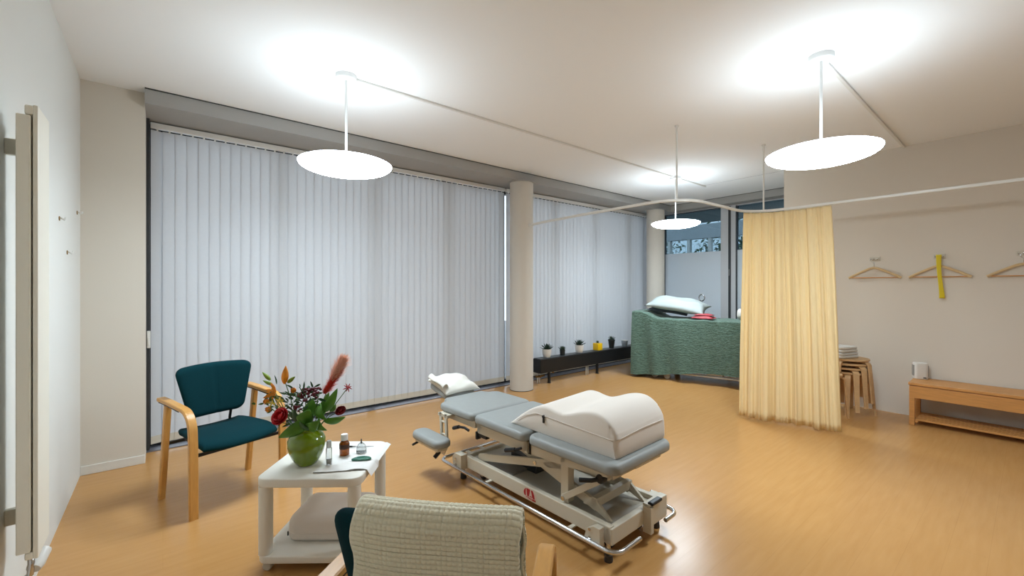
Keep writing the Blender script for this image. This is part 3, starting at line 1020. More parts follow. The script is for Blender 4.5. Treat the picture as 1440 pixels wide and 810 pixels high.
def rose(c, R, m, ax, name):
    bm = nb()
    ax = Vector(ax).normalized()
    q = Vector((0, 0, 1)).rotation_difference(ax).to_matrix().to_4x4()
    T = Matrix.Translation(c) @ q
    bmesh.ops.create_uvsphere(bm, u_segments=14, v_segments=10, radius=R * 0.55, matrix=T)
    for ring, (n, rr, h, w) in enumerate(((3, 0.38, 0.95, 1.0), (5, 0.62, 0.85, 0.95), (6, 0.85, 0.6, 0.95))):
        for k in range(n):
            a0 = 2 * pi * k / n + ring * 0.5
            def f(sg):
                def g(u, v):
                    a = a0 + (u - 0.5) * 2.2 * w * (0.75 + 0.5 * sin(pi * v) * 0.5)
                    rad = R * (0.25 + rr * (v ** 0.6) * (1 + 0.12 * (v > 0.85))) + sg * 0.0005
                    z = R * (-0.6 + (h + 0.55) * v - 0.25 * (2 * u - 1) ** 2 * v)
                    return T @ Vector((rad * cos(a), rad * sin(a), z))
                return g
            pad(bm, 8, 6, f(1), f(-1))
    return obj(name, bm, m, bq, smooth=True)
rose(bp(409, 582, -0.10), 0.036, 'rose', (-0.25, -0.8, 0.55), 'red_rose')
rose(bp(475, 581, 0.02), 0.023, 'rose_dark', (0.5, -0.5, -0.3), 'crimson_rosebud')
bm = nb()
rnd = random.Random(9)
for k in range(30):
    px = rnd.uniform(423, 452); py = rnd.uniform(549, 564) - (px - 437) * 0.08
    bmesh.ops.create_icosphere(bm, subdivisions=2, radius=rnd.uniform(0.0075, 0.0125), matrix=Matrix.Translation(bp(px, py, rnd.uniform(-0.03, 0.02))) @ Matrix.Diagonal((1, 1, 0.75, 1)))
for k in range(9):
    bmesh.ops.create_icosphere(bm, subdivisions=2, radius=0.006, matrix=Matrix.Translation(bp(rnd.uniform(421, 430), rnd.uniform(570, 577), -0.06)))
obj('burgundy_blooms', bm, 'burgundy', bq, smooth=True)
def plume(a, b, r, n, m, seed, name, spread):
    rnd = random.Random(seed)
    bm = nb()
    a, b = Vector(a), Vector(b)
    ax = (b - a).normalized()
    for k in range(n):
        s = rnd.random()
        c = a.lerp(b, s)
        o1 = ax.orthogonal().normalized()
        o1.rotate(Matrix.Rotation(rnd.uniform(0, 2 * pi), 3, ax))
        d = (ax * rnd.uniform(0.5, 1.2) + o1 * rnd.uniform(0.2, 0.9)).normalized()
        L = rnd.uniform(0.5, 1.0) * spread * (0.55 + 0.7 * sin(pi * min(1, 0.15 + 0.8 * s)))
        p = c + o1 * rnd.uniform(0, r)
        sd = d.cross(o1).normalized() * 0.0016
        q = [p - sd, p + sd, p + d * L + Vector((0, 0, -0.004))]
        bm.faces.new([bm.verts.new(v) for v in q])
    return obj(name, bm, m, bq)
plume(bp(452, 558, 0.02), bp(474, 524, 0.03), 0.012, 1300, 'plume_red', 2, 'red_plume', 0.042)
plume(bp(463, 540, 0.025), bp(479, 508, 0.035), 0.016, 1700, 'plume_peach', 3, 'peach_plume', 0.060)
bm = nb(); c = bp(484, 551, 0.04)
for k in range(8):
    v = Vector((cos(k * 0.8 + 0.3), -0.2 + 0.4 * (k % 2), sin(k * 0.8 + 0.3))).normalized()
    leaf_bm(bm, c, c + v * 0.026, 0.007, 0.004, 6)
obj('pink_flower', bm, 'pink', bq, smooth=True)

# bottles and small tools on the trolley
t = thing('amber_bottle', 'small amber glass bottle with white cap on the napkin', 'bottle', on_trolley(0.0735, 0.03, 0.4555), 0)
bm = nb(); lathe(bm, [(0, 0), (0.022, 0), (0.0255, 0.003), (0.0255, 0.062), (0.020, 0.073), (0.013, 0.078), (0.013, 0.086), (0, 0.086)], 28); obj('body', bm, 'amber', t, smooth=True, angle=50)
bm = nb(); lathe(bm, [(0.0258, 0.036), (0.0264, 0.036), (0.0264, 0.060), (0.0258, 0.060)], 28); obj('neck_label', bm, 'amber_label', t, smooth=True, angle=50)
bm = nb(); lathe(bm, [(0, 0.080), (0.0175, 0.080), (0.018, 0.082), (0.018, 0.108), (0.016, 0.111), (0, 0.111)], 28); obj('cap', bm, 'cap_white', t, smooth=True, angle=50)
t = thing('spray_vial', 'slim clear spray vial standing between vase and amber bottle', 'bottle', on_trolley(0.043, -0.098, 0.4555), 0)
bm = nb(); lathe(bm, [(0, 0), (0.0135, 0), (0.0145, 0.002), (0.0145, 0.082), (0.012, 0.087), (0, 0.087)], 24); obj('body', bm, 'clear', t, smooth=True, angle=50)
bm = nb(); lathe(bm, [(0, 0.004), (0.009, 0.004), (0.009, 0.03), (0, 0.03)], 20); obj('contents', bm, 'device_grey', t, smooth=True, angle=50)
bm = nb(); lathe(bm, [(0, 0.087), (0.0125, 0.087), (0.0125, 0.118), (0.010, 0.122), (0, 0.122)], 24); obj('cap', bm, mat('frosted_cap', rgb(208, 210, 208), 0.3, trans=0.3), t, smooth=True, angle=50)
t = thing('cupping_glass', 'clear glass cupping bell with dark nipple on the napkin', 'cupping glass', on_trolley(0.152, 0.066, 0.4555), 0)
bm = nb(); lathe(bm, [(0.026, 0.0), (0.027, 0.002), (0.0265, 0.02), (0.023, 0.036), (0.014, 0.047), (0.006, 0.051), (0.005, 0.049), (0.013, 0.045), (0.021, 0.035), (0.0245, 0.02), (0.0245, 0.002)], 28); obj('bell', bm, 'clear', t, smooth=True)
bm = nb(); tube(bm, [(0, 0, 0.046), (0, 0, 0.058), (0, 0, 0.072)], [0.006, 0.004, 0.003], 10); obj('nipple', bm, 'dark_alu', t, smooth=True)
t = thing('massage_stone', 'curved dark green flat massage stone on the napkin', 'stone', on_trolley(0.188, -0.036, 0.4555), radians(-30))
pts = []
for k in range(40):
    a = 2 * pi * k / 40
    x = 0.050 * cos(a); y = 0.024 * sin(a)
    pts.append((x, y + 0.012 * (1 - (x / 0.050) ** 2) * (1 if sin(a) > 0 else 0.9) - 0.006))
bm = nb(); rslab(bm, pts, 0, 0.009, 0.004, 4); obj('body', bm, 'jade', t, smooth=True)
t = thing('metal_tweezers', 'thin dark metal tool lying behind the cupping glass', 'tool', on_trolley(0.128, 0.137, 0.456), radians(-36))
bm = nb(); tube(bm, [(-0.07, 0, 0.004), (-0.03, 0.0, 0.005), (0.03, 0.001, 0.004), (0.07, 0.002, 0.003)], [0.0045, 0.003, 0.0025, 0.001], 8); obj('shaft', bm, 'steel', t, smooth=True)
bm = nb(); tube(bm, [(-0.07, 0, 0.004), (-0.05, 0, 0.0045)], [0.005, 0.0048], 8); obj('grip', bm, 'black', t, smooth=True)
t = thing('small_jar', 'small white jar with green lid at the trolley edge behind the vase', 'jar', on_trolley(-0.222, 0.09, 0.4505), 0)
bm = nb(); lathe(bm, [(0, 0), (0.017, 0), (0.019, 0.003), (0.019, 0.014), (0, 0.014)], 24); obj('body', bm, 'cap_white', t, smooth=True, angle=50)
bm = nb(); lathe(bm, [(0, 0.014), (0.022, 0.014), (0.023, 0.020), (0.020, 0.027), (0, 0.029)], 24); obj('lid', bm, 'jade', t, smooth=True, angle=50)

# ------------------------------------------------------------------ massage table
mt = thing('massage_table', 'grey upholstered electric massage table with beige scissor base and chrome rail', 'massage table', (1.905, 2.05, 0), radians(2.6))
ZT0, ZT1 = 0.445, 0.503
def cush(name, pts, z0=ZT0, z1=ZT1, m='table_grey', r=0.026, mtx=None, par=mt):
    bm = nb(); rslab(bm, pts, z0, z1, r, 6, mtx, rb=0.018)
    return obj(name, bm, m, par, smooth=True)
cush('leg_cushion', rrect(0.565, 0.615, 0.06, 8, 0, -0.475))
cush('seat_cushion', rrect(0.565, 0.50, 0.045, 8, 0, 0.096))
pts = [(-0.282, 0.40), (-0.27, 0.365), (-0.24, 0.357), (0.24, 0.357), (0.27, 0.365), (0.282, 0.40), (0.282, 0.72), (0.272, 0.755), (0.24, 0.772),
       (0.205, 0.785), (0.19, 0.81), (0.185, 0.84), (0.17, 0.852), (-0.17, 0.852), (-0.185, 0.84), (-0.19, 0.81), (-0.205, 0.785), (-0.24, 0.772), (-0.272, 0.755), (-0.282, 0.72)]
cush('back_cushion', pts)
HM = Matrix.Translation((0, 0.865, 0.46)) @ Matrix.Rotation(radians(14), 4, 'X')
cush('head_cushion', rrect(0.30, 0.28, 0.06, 8, 0, 0.15), 0, 0.055, mtx=HM)
bm = nb(); box(bm, (-0.10, 0.0, -0.02), (-0.07, 0.25, 0.002), HM); box(bm, (0.07, 0.0, -0.02), (0.10, 0.25, 0.002), HM); box(bm, (-0.1, -0.12, 0.405), (-0.07, 0.02, 0.435), Matrix.Translation((0, 0.865, 0)))
box(bm, (0.07, -0.12, 0.405), (0.10, 0.02, 0.435), Matrix.Translation((0, 0.865, 0))); obj('head_frame', bm, 'table_beige', mt)
for sx in (-1, 1):
    cx = sx * 0.405
    pts = rrect(0.135, 0.37, 0.06, 8, cx, 0.67)
    ac = cush('arm_cushion', pts, 0.262, 0.318)
    bm = nb()
    box(bm, (cx - 0.04, 0.52, 0.24), (cx + 0.04, 0.82, 0.262))
    x0, x1 = sorted((sx * 0.335, sx * 0.345))
    prism(bm, [(0.55, 0.255), (0.70, 0.255), (0.68, 0.18), (0.60, 0.175)], 'x', x0, x1)
    box(bm, (min(cx, sx * 0.335), 0.57, 0.235), (max(cx, sx * 0.335), 0.66, 0.245))
    obj('arm_plate', bm, 'table_beige', ac)
    bm = nb()
    for y in (0.60, 0.665):
        prism(bm, [(y, 0.25), (y + 0.022, 0.25), (y + 0.04, 0.445), (y + 0.012, 0.445)], 'x', sx * 0.31 - 0.006, sx * 0.31 + 0.006)
    cyl(bm, (sx * 0.31, 0.625, 0.39), (sx * 0.31, 0.70, 0.39), 0.007); cyl(bm, (sx * 0.31, 0.61, 0.30), (sx * 0.31, 0.69, 0.30), 0.007)
    box(bm, (min(sx * 0.20, sx * 0.316), 0.60, 0.425), (max(sx * 0.20, sx * 0.316), 0.72, 0.445))
    obj('arm_hanger', bm, 'table_beige', mt)
    bm = nb(); cyl(bm, (cx + sx * 0.03, 0.80, 0.235), (cx + sx * 0.075, 0.80, 0.225), 0.008); obj('arm_lever', bm, 'black', ac)
    bm = nb(); cyl(bm, (cx, 0.56, 0.225), (cx + sx * 0.04, 0.56, 0.195), 0.014); cyl(bm, (cx, 0.60, 0.235), (cx + sx * 0.012, 0.558, 0.222), 0.008)
    obj('arm_knob', bm, 'black', ac)
# upper frames
bm = nb()
for sx in (-1, 1):
    a, b = sorted((sx * 0.215, sx * 0.25))
    box(bm, (a, -0.15, 0.378), (b, 0.335, 0.446))
    box(bm, (a, 0.36, 0.40), (b, 0.76, 0.446))
box(bm, (-0.25, 0.30, 0.38), (0.25, 0.335, 0.446)); box(bm, (-0.25, -0.15, 0.39), (0.25, -0.12, 0.446)); box(bm, (-0.25, 0.73, 0.41), (0.25, 0.76, 0.446))
obj('seat_frame', bm, 'table_beige', mt)
bm = nb()
for sx in (-1, 1):
    a, b = sorted((sx * 0.195, sx * 0.228))
    prism(bm, [(-0.73, 0.446), (-0.73, 0.415), (-0.45, 0.385), (-0.20, 0.372), (-0.13, 0.372), (-0.13, 0.446)], 'x', a, b)
box(bm, (-0.228, -0.735, 0.412), (0.228, -0.70, 0.446)); box(bm, (-0.228, -0.42, 0.40), (0.228, -0.38, 0.446))
rbox(bm, (-0.05, -0.75, 0.418), (0.20, -0.735, 0.436), 0.004)
obj('leg_frame', bm, 'table_beige', mt)
bm = nb(); box(bm, (-0.258, 0.328, 0.335), (-0.225, 0.345, 0.385)); box(bm, (-0.25, 0.24, 0.355), (-0.22, 0.325, 0.378))
tube(bm, [(-0.28, 0.39, 0.385), (-0.285, 0.43, 0.395), (-0.285, 0.50, 0.385)], 0.009, 8); tube(bm, [(-0.285, 0.50, 0.385), (-0.285, 0.565, 0.36)], 0.013, 8)
obj('release_handle', bm, 'black', mt, smooth=True, angle=40)
bm = nb(); tube(bm, [(-0.26, -0.11, 0.40), (-0.275, -0.07, 0.385)], 0.008, 8); tube(bm, [(-0.275, -0.07, 0.385), (-0.29, 0.0, 0.365)], 0.013, 8)
obj('release_handle', bm, 'black', mt, smooth=True, angle=40)
bm = nb(); box(bm, (-0.235, -0.16, 0.37), (-0.2, -0.135, 0.45)); obj('hinge_block', bm, 'black', mt)
bm = nb(); box(bm, (-0.24, -0.47, 0.432), (-0.19, -0.395, 0.445)); obj('hinge_block', bm, 'black', mt)
# base: tray between two side beams
bm = nb()
for sx in (-1, 1):
    a, b = sorted((sx * 0.205, sx * 0.24))
    rbox(bm, (a, -0.725, 0.098), (b, 0.50, 0.178), 0.004, 2)
rbox(bm, (-0.24, -0.735, 0.09), (0.24, -0.70, 0.172), 0.004, 2)
rbox(bm, (-0.24, 0.48, 0.10), (0.24, 0.515, 0.178), 0.004, 2)
obj('base_frame', bm, 'table_beige', mt)
bm = nb(); box(bm, (-0.205, -0.70, 0.14), (0.205, 0.48, 0.155)); obj('base_tray', bm, 'table_tray', mt)
bm = nb(); rbox(bm, (0.055, -0.768, 0.085), (0.235, -0.725, 0.203), 0.003, 2); box(bm, (0.05, -0.778, 0.052), (0.078, -0.73, 0.19))
obj('end_block', bm, 'table_beige', mt)
bm = nb(); rbox(bm, (0.062, -0.782, 0.196), (0.165, -0.748, 0.214), 0.008, 3); obj('foot_pedal', bm, 'black', mt)
# corner brackets and casters
for sx in (-1, 1):
    for y in (-0.66, 0.53):
        bm = nb()
        a, b = sorted((sx * 0.235, sx * 0.292))
        if y > 0:
            prism(bm, [(0.47, 0.09), (0.565, 0.09), (0.575, 0.16), (0.55, 0.19), (0.47, 0.19)], 'x', a + 0.004, b)
        else:
            prism(bm, [(-0.70, 0.085), (-0.60, 0.085), (-0.62, 0.15), (-0.66, 0.178), (-0.70, 0.178)], 'x', a, b - 0.02)
        br = obj('corner_bracket', bm, 'table_beige', mt)
        for dz in (0.115, 0.155):
            bm = nb(); cyl(bm, (sx * 0.29, y + (0.0 if y > 0 else 0.02), dz), (sx * 0.296, y + (0.0 if y > 0 else 0.02), dz), 0.008, 10)
            obj('bolt', bm, 'chrome', br, smooth=True, angle=40)
    for y in (-0.705, 0.53):
        bm = nb(); cyl(bm, (sx * 0.225, y, 0.035), (sx * 0.225, y, 0.10), 0.011)
        p = obj('levelling_foot', bm, 'chrome', mt, smooth=True, angle=40)
        bm = nb(); lathe(bm, [(0, 0), (0.021, 0), (0.022, 0.004), (0.020, 0.034), (0.012, 0.038), (0, 0.038)], 20, (sx * 0.225, y, 0)); obj('rubber_pad', bm, 'rubber', p, smooth=True, angle=40)
    for y in (-0.64, 0.42):
        bm = nb(); lathe(bm, [(0, -0.014), (0.026, -0.014), (0.034, -0.008), (0.034, 0.008), (0.026, 0.014), (0, 0.014)], 24, mtx=Matrix.Translation((sx * 0.13, y, 0.035)) @ Matrix.Rotation(pi / 2, 4, 'Y'))
        c = obj('caster_wheel', bm, 'rubber', mt, smooth=True, angle=40)
        bm = nb(); box(bm, (sx * 0.13 - 0.022, y - 0.018, 0.03), (sx * 0.13 - 0.017, y + 0.018, 0.14)); box(bm, (sx * 0.13 + 0.017, y - 0.018, 0.03), (sx * 0.13 + 0.022, y + 0.018, 0.14))
        lathe(bm, [(0, -0.018), (0.012, -0.018), (0.012, 0.018), (0, 0.018)], 14, mtx=Matrix.Translation((sx * 0.13, y, 0.035)) @ Matrix.Rotation(pi / 2, 4, 'Y'))
        obj('fork', bm, 'table_beige', c, smooth=True, angle=40)
# chrome foot rail
ZC = 0.10
def corner(cx, cy, a0, a1, r=0.06, n=6):
    return arc((cx, cy), r, a0, a1, n, ZC)
path = [(-0.09, -0.80, ZC), (-0.235, -0.80, ZC)] + corner(-0.24, -0.74, 270, 180) + corner(-0.24, 0.66, 180, 90) + corner(0.24, 0.66, 90, 0) + corner(0.24, -0.74, 0, -90) + [(0.16, -0.80, ZC)]
bm = nb(); tube(bm, path, 0.0115, 12); obj('foot_rail', bm, 'chrome', mt, smooth=True, angle=50)
bm = nb()
for sx in (-1, 1):
    for y in (-0.5, 0.2):
        box(bm, (min(sx * 0.235, sx * 0.295), y - 0.012, 0.096), (max(sx * 0.235, sx * 0.295), y + 0.012, 0.102))
box(bm, (-0.08, 0.515, 0.096), (-0.05, 0.715, 0.102)); box(bm, (0.05, 0.515, 0.096), (0.08, 0.715, 0.102))
obj('rail_bracket', bm, 'table_beige', mt)
# scissor lift
def bar(bm, y0, z0, y1, z1, w, x0, x1):
    d = Vector((y1 - y0, z1 - z0)).normalized()
    n = Vector((-d.y, d.x)) * (w / 2)
    e = d * (w * 0.35)
    pts = [(y0 - n.x, z0 - n.y), (y0 - e.x, z0 - e.y), (y0 + n.x, z0 + n.y), (y1 + n.x, z1 + n.y), (y1 + e.x, z1 + e.y), (y1 - n.x, z1 - n.y)]
    prism(bm, pts, 'x', x0, x1)
for sx in (-1, 1):
    a, b = sorted((sx * 0.178, sx * 0.198))
    bm = nb(); bar(bm, 0.38, 0.186, -0.37, 0.365, 0.046, a, b)
    prism(bm, [(-0.22, 0.335), (-0.385, 0.385), (-0.385, 0.27), (-0.33, 0.285)], 'x', a, b)
    o = obj('lift_arm', bm, 'table_beige', mt)
    bm = nb(); cyl(bm, (sx * 0.176, -0.165, 0.315), (sx * 0.206, -0.165, 0.315), 0.012); obj('pivot_bolt', bm, 'chrome', o, smooth=True, angle=40)
    a, b = sorted((sx * 0.14, sx * 0.162))
    bm = nb(); bar(bm, 0.17, 0.40, -0.58, 0.20, 0.05, a, b); obj('lift_arm', bm, 'table_beige', mt)
    a, b = sorted((sx * 0.16, sx * 0.212))
    bm = nb(); rbox(bm, (a, -0.432, 0.178), (b, -0.378, 0.43), 0.004, 2); obj('post', bm, 'table_beige', mt)
    bm = nb(); band(bm, [(sx * 0.215, -0.40, 0.20), (sx * 0.19, -0.70, 0.415)], (1, 0, 0), 0.016, 0.034); o = obj('strut', bm, 'table_beige', mt)
    bm = nb(); cyl(bm, (sx * 0.205, -0.405, 0.20), (sx * 0.228, -0.405, 0.20), 0.012); obj('pivot_bolt', bm, 'chrome', o, smooth=True, angle=40)
    a, b = sorted((sx * 0.15, sx * 0.165))
    bm = nb(); prism(bm, [(-0.50, 0.235), (-0.58, 0.24), (-0.68, 0.158), (-0.66, 0.155), (-0.56, 0.19), (-0.50, 0.19)], 'x', a, b); obj('roller_plate', bm, 'table_beige', mt)
bm = nb(); box(bm, (-0.165, -0.59, 0.20), (0.165, -0.555, 0.245)); obj('cross_bar', bm, 'table_beige', mt)
bm = nb(); box(bm, (-0.16, 0.12, 0.365), (0.16, 0.19, 0.40)); obj('cross_bar', bm, 'table_beige', mt)
bm = nb(); tube(bm, [(0, 0.0, 0.22), (0, -0.28, 0.30)], 0.028, 14); tube(bm, [(0, -0.28, 0.30), (0, -0.40, 0.335)], 0.014, 12); box(bm, (-0.045, -0.02, 0.155), (0.045, 0.22, 0.235)); obj('lift_motor', bm, 'dark_alu', mt, smooth=True, angle=40)
bm = nb(); box(bm, (-0.175, 0.06, 0.156), (0.175, 0.36, 0.165)); obj('tray_slot_cover', bm, 'device_grey', mt)
bm = nb(); lathe(bm, [(0, -0.028), (0.022, -0.028), (0.026, -0.02), (0.026, 0.02), (0.022, 0.028), (0, 0.028)], 18, mtx=Matrix.Translation((-0.205, -0.655, 0.39)) @ Matrix.Rotation(pi / 2, 4, 'Y'))
tube(bm, [(-0.215, -0.655, 0.388), (-0.25, -0.62, 0.378), (-0.28, -0.565, 0.372)], [0.010, 0.011, 0.012], 10); obj('tilt_handle', bm, 'black', mt, smooth=True, angle=40)
# red badge on the near side beam: coordinates along the beam (viewer's left to right) and up
BX = -0.2405
def bpts(lst, m, dx):
    bm = nb()
    for poly in lst:
        pts = [(-0.105 - a * 0.0015, 0.101 + b * 0.001) for a, b in poly]
        prism(bm, pts, 'x', BX - dx, BX)
    return obj('badge_mark', bm, m, bd)
oval = [(38 + 37 * cos(2 * pi * k / 28), 37 + 33 * sin(2 * pi * k / 28)) for k in range(28)]
bm = nb(); prism(bm, [(-0.105 - a * 0.0015, 0.101 + b * 0.001) for a, b in oval], 'x', BX - 0.0006, BX + 0.0003); bd = obj('badge', bm, 'badge', mt)
bpts([[(8, 22), (16, 20), (16, 66), (11, 60), (5, 46), (4, 34)],
      [(19, 66), (31, 67), (40, 66), (37, 44), (33, 22), (27, 20), (23, 24)],
      [(44, 66), (55, 66), (62, 46), (66, 22), (57, 20), (52, 26), (49, 44)],
      [(14, 17), (26, 18), (70, 18), (70, 8), (52, 9), (30, 10)],
      [(37, 24), (50, 24), (49, 29), (38, 29)]], 'red', 0.0012)
bpts([[(24, 12), (28, 12), (28, 16), (24, 16)], [(32, 12), (36, 12), (36, 16), (32, 16)], [(40, 12), (44, 12), (44, 16), (40, 16)], [(48, 12), (52, 12), (52, 16), (48, 16)]], 'badge', 0.0016)

# leg positioning cushion
MC = Matrix.Translation((1.905, 2.05, 0)) @ Matrix.Rotation(radians(2.6), 4, 'Z')
lc = thing('leg_rest_cushion', 'large white wedge leg-rest cushion with two humps on the massage table', 'cushion', MC @ Vector((0, 0, ZT1 + 0.0015)), radians(2.6))
P = [(0.045, 0.002), (0.0, 0.042), (-0.06, 0.088), (-0.13, 0.132), (-0.19, 0.160), (-0.235, 0.171), (-0.28, 0.170), (-0.33, 0.161), (-0.38, 0.158),
     (-0.43, 0.170), (-0.50, 0.196), (-0.56, 0.211), (-0.61, 0.214), (-0.65, 0.204), (-0.685, 0.184), (-0.715, 0.155), (-0.733, 0.125)]
def sm(P, n):
    out = []
    for i in range(len(P) - 1):
        p0, p1, p2, p3 = P[max(0, i - 1)], P[i], P[i + 1], P[min(len(P) - 1, i + 2)]
        for k in range(n):
            t_ = k / n
            out.append(tuple(0.5 * ((2 * p1[d]) + (-p0[d] + p2[d]) * t_ + (2 * p0[d] - 5 * p1[d] + 4 * p2[d] - p3[d]) * t_ ** 2 + (-p0[d] + 3 * p1[d] - 3 * p2[d] + p3[d]) * t_ ** 3) for d in (0, 1)))
    out.append(P[-1])
    return out
PS = sm(P, 4)
PS += [(-0.740, 0.09), (-0.742, 0.05), (-0.742, 0.012), (-0.736, 0.0)]
rings = []
WX0, WX1 = -0.205, 0.27
cxm, hw = (WX0 + WX1) / 2, (WX1 - WX0) / 2
for (y, z) in PS:
    pass
bm = nb()
# upper skin as columns across the width, side walls bulging slightly
nW = 26
def upper(u, v):
    i = v * (len(PS) - 1)
    k = min(int(i), len(PS) - 2)
    f = i - k
    y = PS[k][0] * (1 - f) + PS[k + 1][0] * f
    z = PS[k][1] * (1 - f) + PS[k + 1][1] * f
    a = 2 * u - 1
    # rounded shoulders
    rr = min(0.016, max(0.002, z * 0.4))
    x = a * hw
    d = hw - abs(x)
    drop = 0
    if d < rr:
        drop = rr - sqrt(max(0, rr * rr - (rr - d) ** 2))
    zz = max(0.0, z * (1 + 0.06 * a) - drop)
    endr = 0.03
    if y < -0.70 and hw - abs(x) < endr:
        y += 0.35 * (endr - sqrt(max(0, endr ** 2 - (endr - (hw - abs(x))) ** 2)))
    return (cxm + x, y, zz)
us = []
def ucoord(u):
    # denser at both sides
    return 0.5 - 0.5 * cos(pi * u)
A = grid(bm, nW, len(PS) - 1, lambda u, v: upper(ucoord(u), v))
for row in (A[0], A[nW]):
    sgn = -1 if row is A[0] else 1
    prev = None
    for v in row:
        ring = [v]
        for k in (0.66, 0.33):
            ring.append(bm.verts.new((v.co.x + sgn * 0.007 * min(1, v.co.z / 0.08) * sin(pi * k), v.co.y, v.co.z * k)))
        ring.append(bm.verts.new((v.co.x - sgn * 0.004, v.co.y, 0)))
        if prev:
            for q in range(3):
                try:
                    bm.faces.new((prev[q], ring[q], ring[q + 1], prev[q + 1]))
                except ValueError:
                    pass
        prev = ring
box(bm, (WX0 + 0.01, -0.725, 0.0), (WX1 - 0.01, 0.035, 0.001))
weld(bm, 2e-4)
obj('cover', bm, 'cushion_white', lc, smooth=True, angle=42)
# seam along the side and the end
bm = nb()
path = []
for k in range(25):
    s = k / 24
    y = -0.02 - 0.70 * s
    zt = min((abs(p[0] - y), p[1]) for p in PS[:60])[1]
    z = min(zt * 0.72, 0.12 - 0.028 * s)
    path.append((WX0 - 0.007, y, z))
path2 = [(WX0 + 0.004, -0.734, 0.094), (WX0 + 0.03, -0.742, 0.098), (cxm, -0.742, 0.112), (WX1 - 0.03, -0.742, 0.112)]
tube(bm, path, 0.0022, 6)
tube(bm, path2, 0.0022, 6)
obj('piping', bm, 'cushion_white', lc, smooth=True)
bm = nb(); rbox(bm, (WX0 - 0.014, -0.255, 0.07), (WX0 - 0.006, -0.243, 0.106), 0.002); cyl(bm, (WX0 - 0.016, -0.249, 0.107), (WX0 - 0.004, -0.249, 0.107), 0.008, 10); obj('zip_pull', bm, 'black', lc)

# pillow at the head end
pl = thing('head_pillow', 'small crumpled white pillow on the head end of the massage table', 'pillow', MC @ Vector((0.0, 0.865, 0.46)), radians(2.6))
bm = nb(); pillow(bm, 0.34, 0.30, 0.13, Matrix.Rotation(radians(14), 4, 'X') @ Matrix.Translation((0.0, 0.14, 0.056)), 26, 0.5, 0.007, 3, 0.08); obj('pillow_body', bm, 'pillow_white', pl, smooth=True)
bm = nb()
def flapf(u, v):
    a = v * 2 * pi * 0.72
    return Matrix.Rotation(radians(14), 4, 'X') @ Vector((-0.155 - 0.026 * cos(a) + 0.006 * sin(7 * u), 0.03 + u * 0.23, 0.098 + 0.03 * sin(a) + 0.012 * sin(2 * u + 1)))
grid(bm, 16, 20, flapf); o = obj('folded_hem', bm, 'pillow_white', pl, smooth=True); md = o.modifiers.new('thick', 'SOLIDIFY'); md.thickness = 0.005

# ------------------------------------------------------------------ black low radiator box with plants
t = thing('convector_radiator', 'long low black convector box on short legs below the far blind', 'radiator', (4.035, 4.30, 0))
bm = nb(); rbox(bm, (0, 0, 0.16), (2.55, 0.16, 0.352), 0.004, 2); obj('casing', bm, 'black_box', t)
bm = nb(); rbox(bm, (0.004, 0.012, 0.352), (2.546, 0.152, 0.36), 0.002, 1); obj('top_grille', bm, mat('grille_dark', rgb(52, 54, 56), 0.35), t)
for x in (0.20, 1.25, 2.35):
    bm = nb(); box(bm, (x - 0.014, 0.03, 0), (x + 0.014, 0.06, 0.16)); box(bm, (x - 0.02, 0.02, 0), (x + 0.02, 0.07, 0.006)); obj('foot', bm, 'black_box', t)
bm = nb()
for x in (0.03, 0.065):
    tube(bm, [(x, 0.10, 0.001), (x, 0.10, 0.10), (x, 0.10, 0.162)], 0.009, 10)
obj('pipe', bm, 'rail_white', t, smooth=True)
bm = nb()
cyl(bm, (0.0, 0.10, 0.105), (0.12, 0.10, 0.105), 0.017); cyl(bm, (0.12, 0.10, 0.105), (0.16, 0.10, 0.105), 0.012); cyl(bm, (0.05, 0.06, 0.105), (0.05, 0.10, 0.105), 0.014); cyl(bm, (0.28, 0.06, 0.15), (0.30, 0.06, 0.135), 0.012)
obj('valve', bm, 'brass', t, smooth=True, angle=40)
bm = nb()
for x in (1.02, 1.06):
    tube(bm, [(x, 0.07, 0.001), (x, 0.07, 0.162)], 0.009, 10)
obj('pipe', bm, 'rail_white', t, smooth=True)

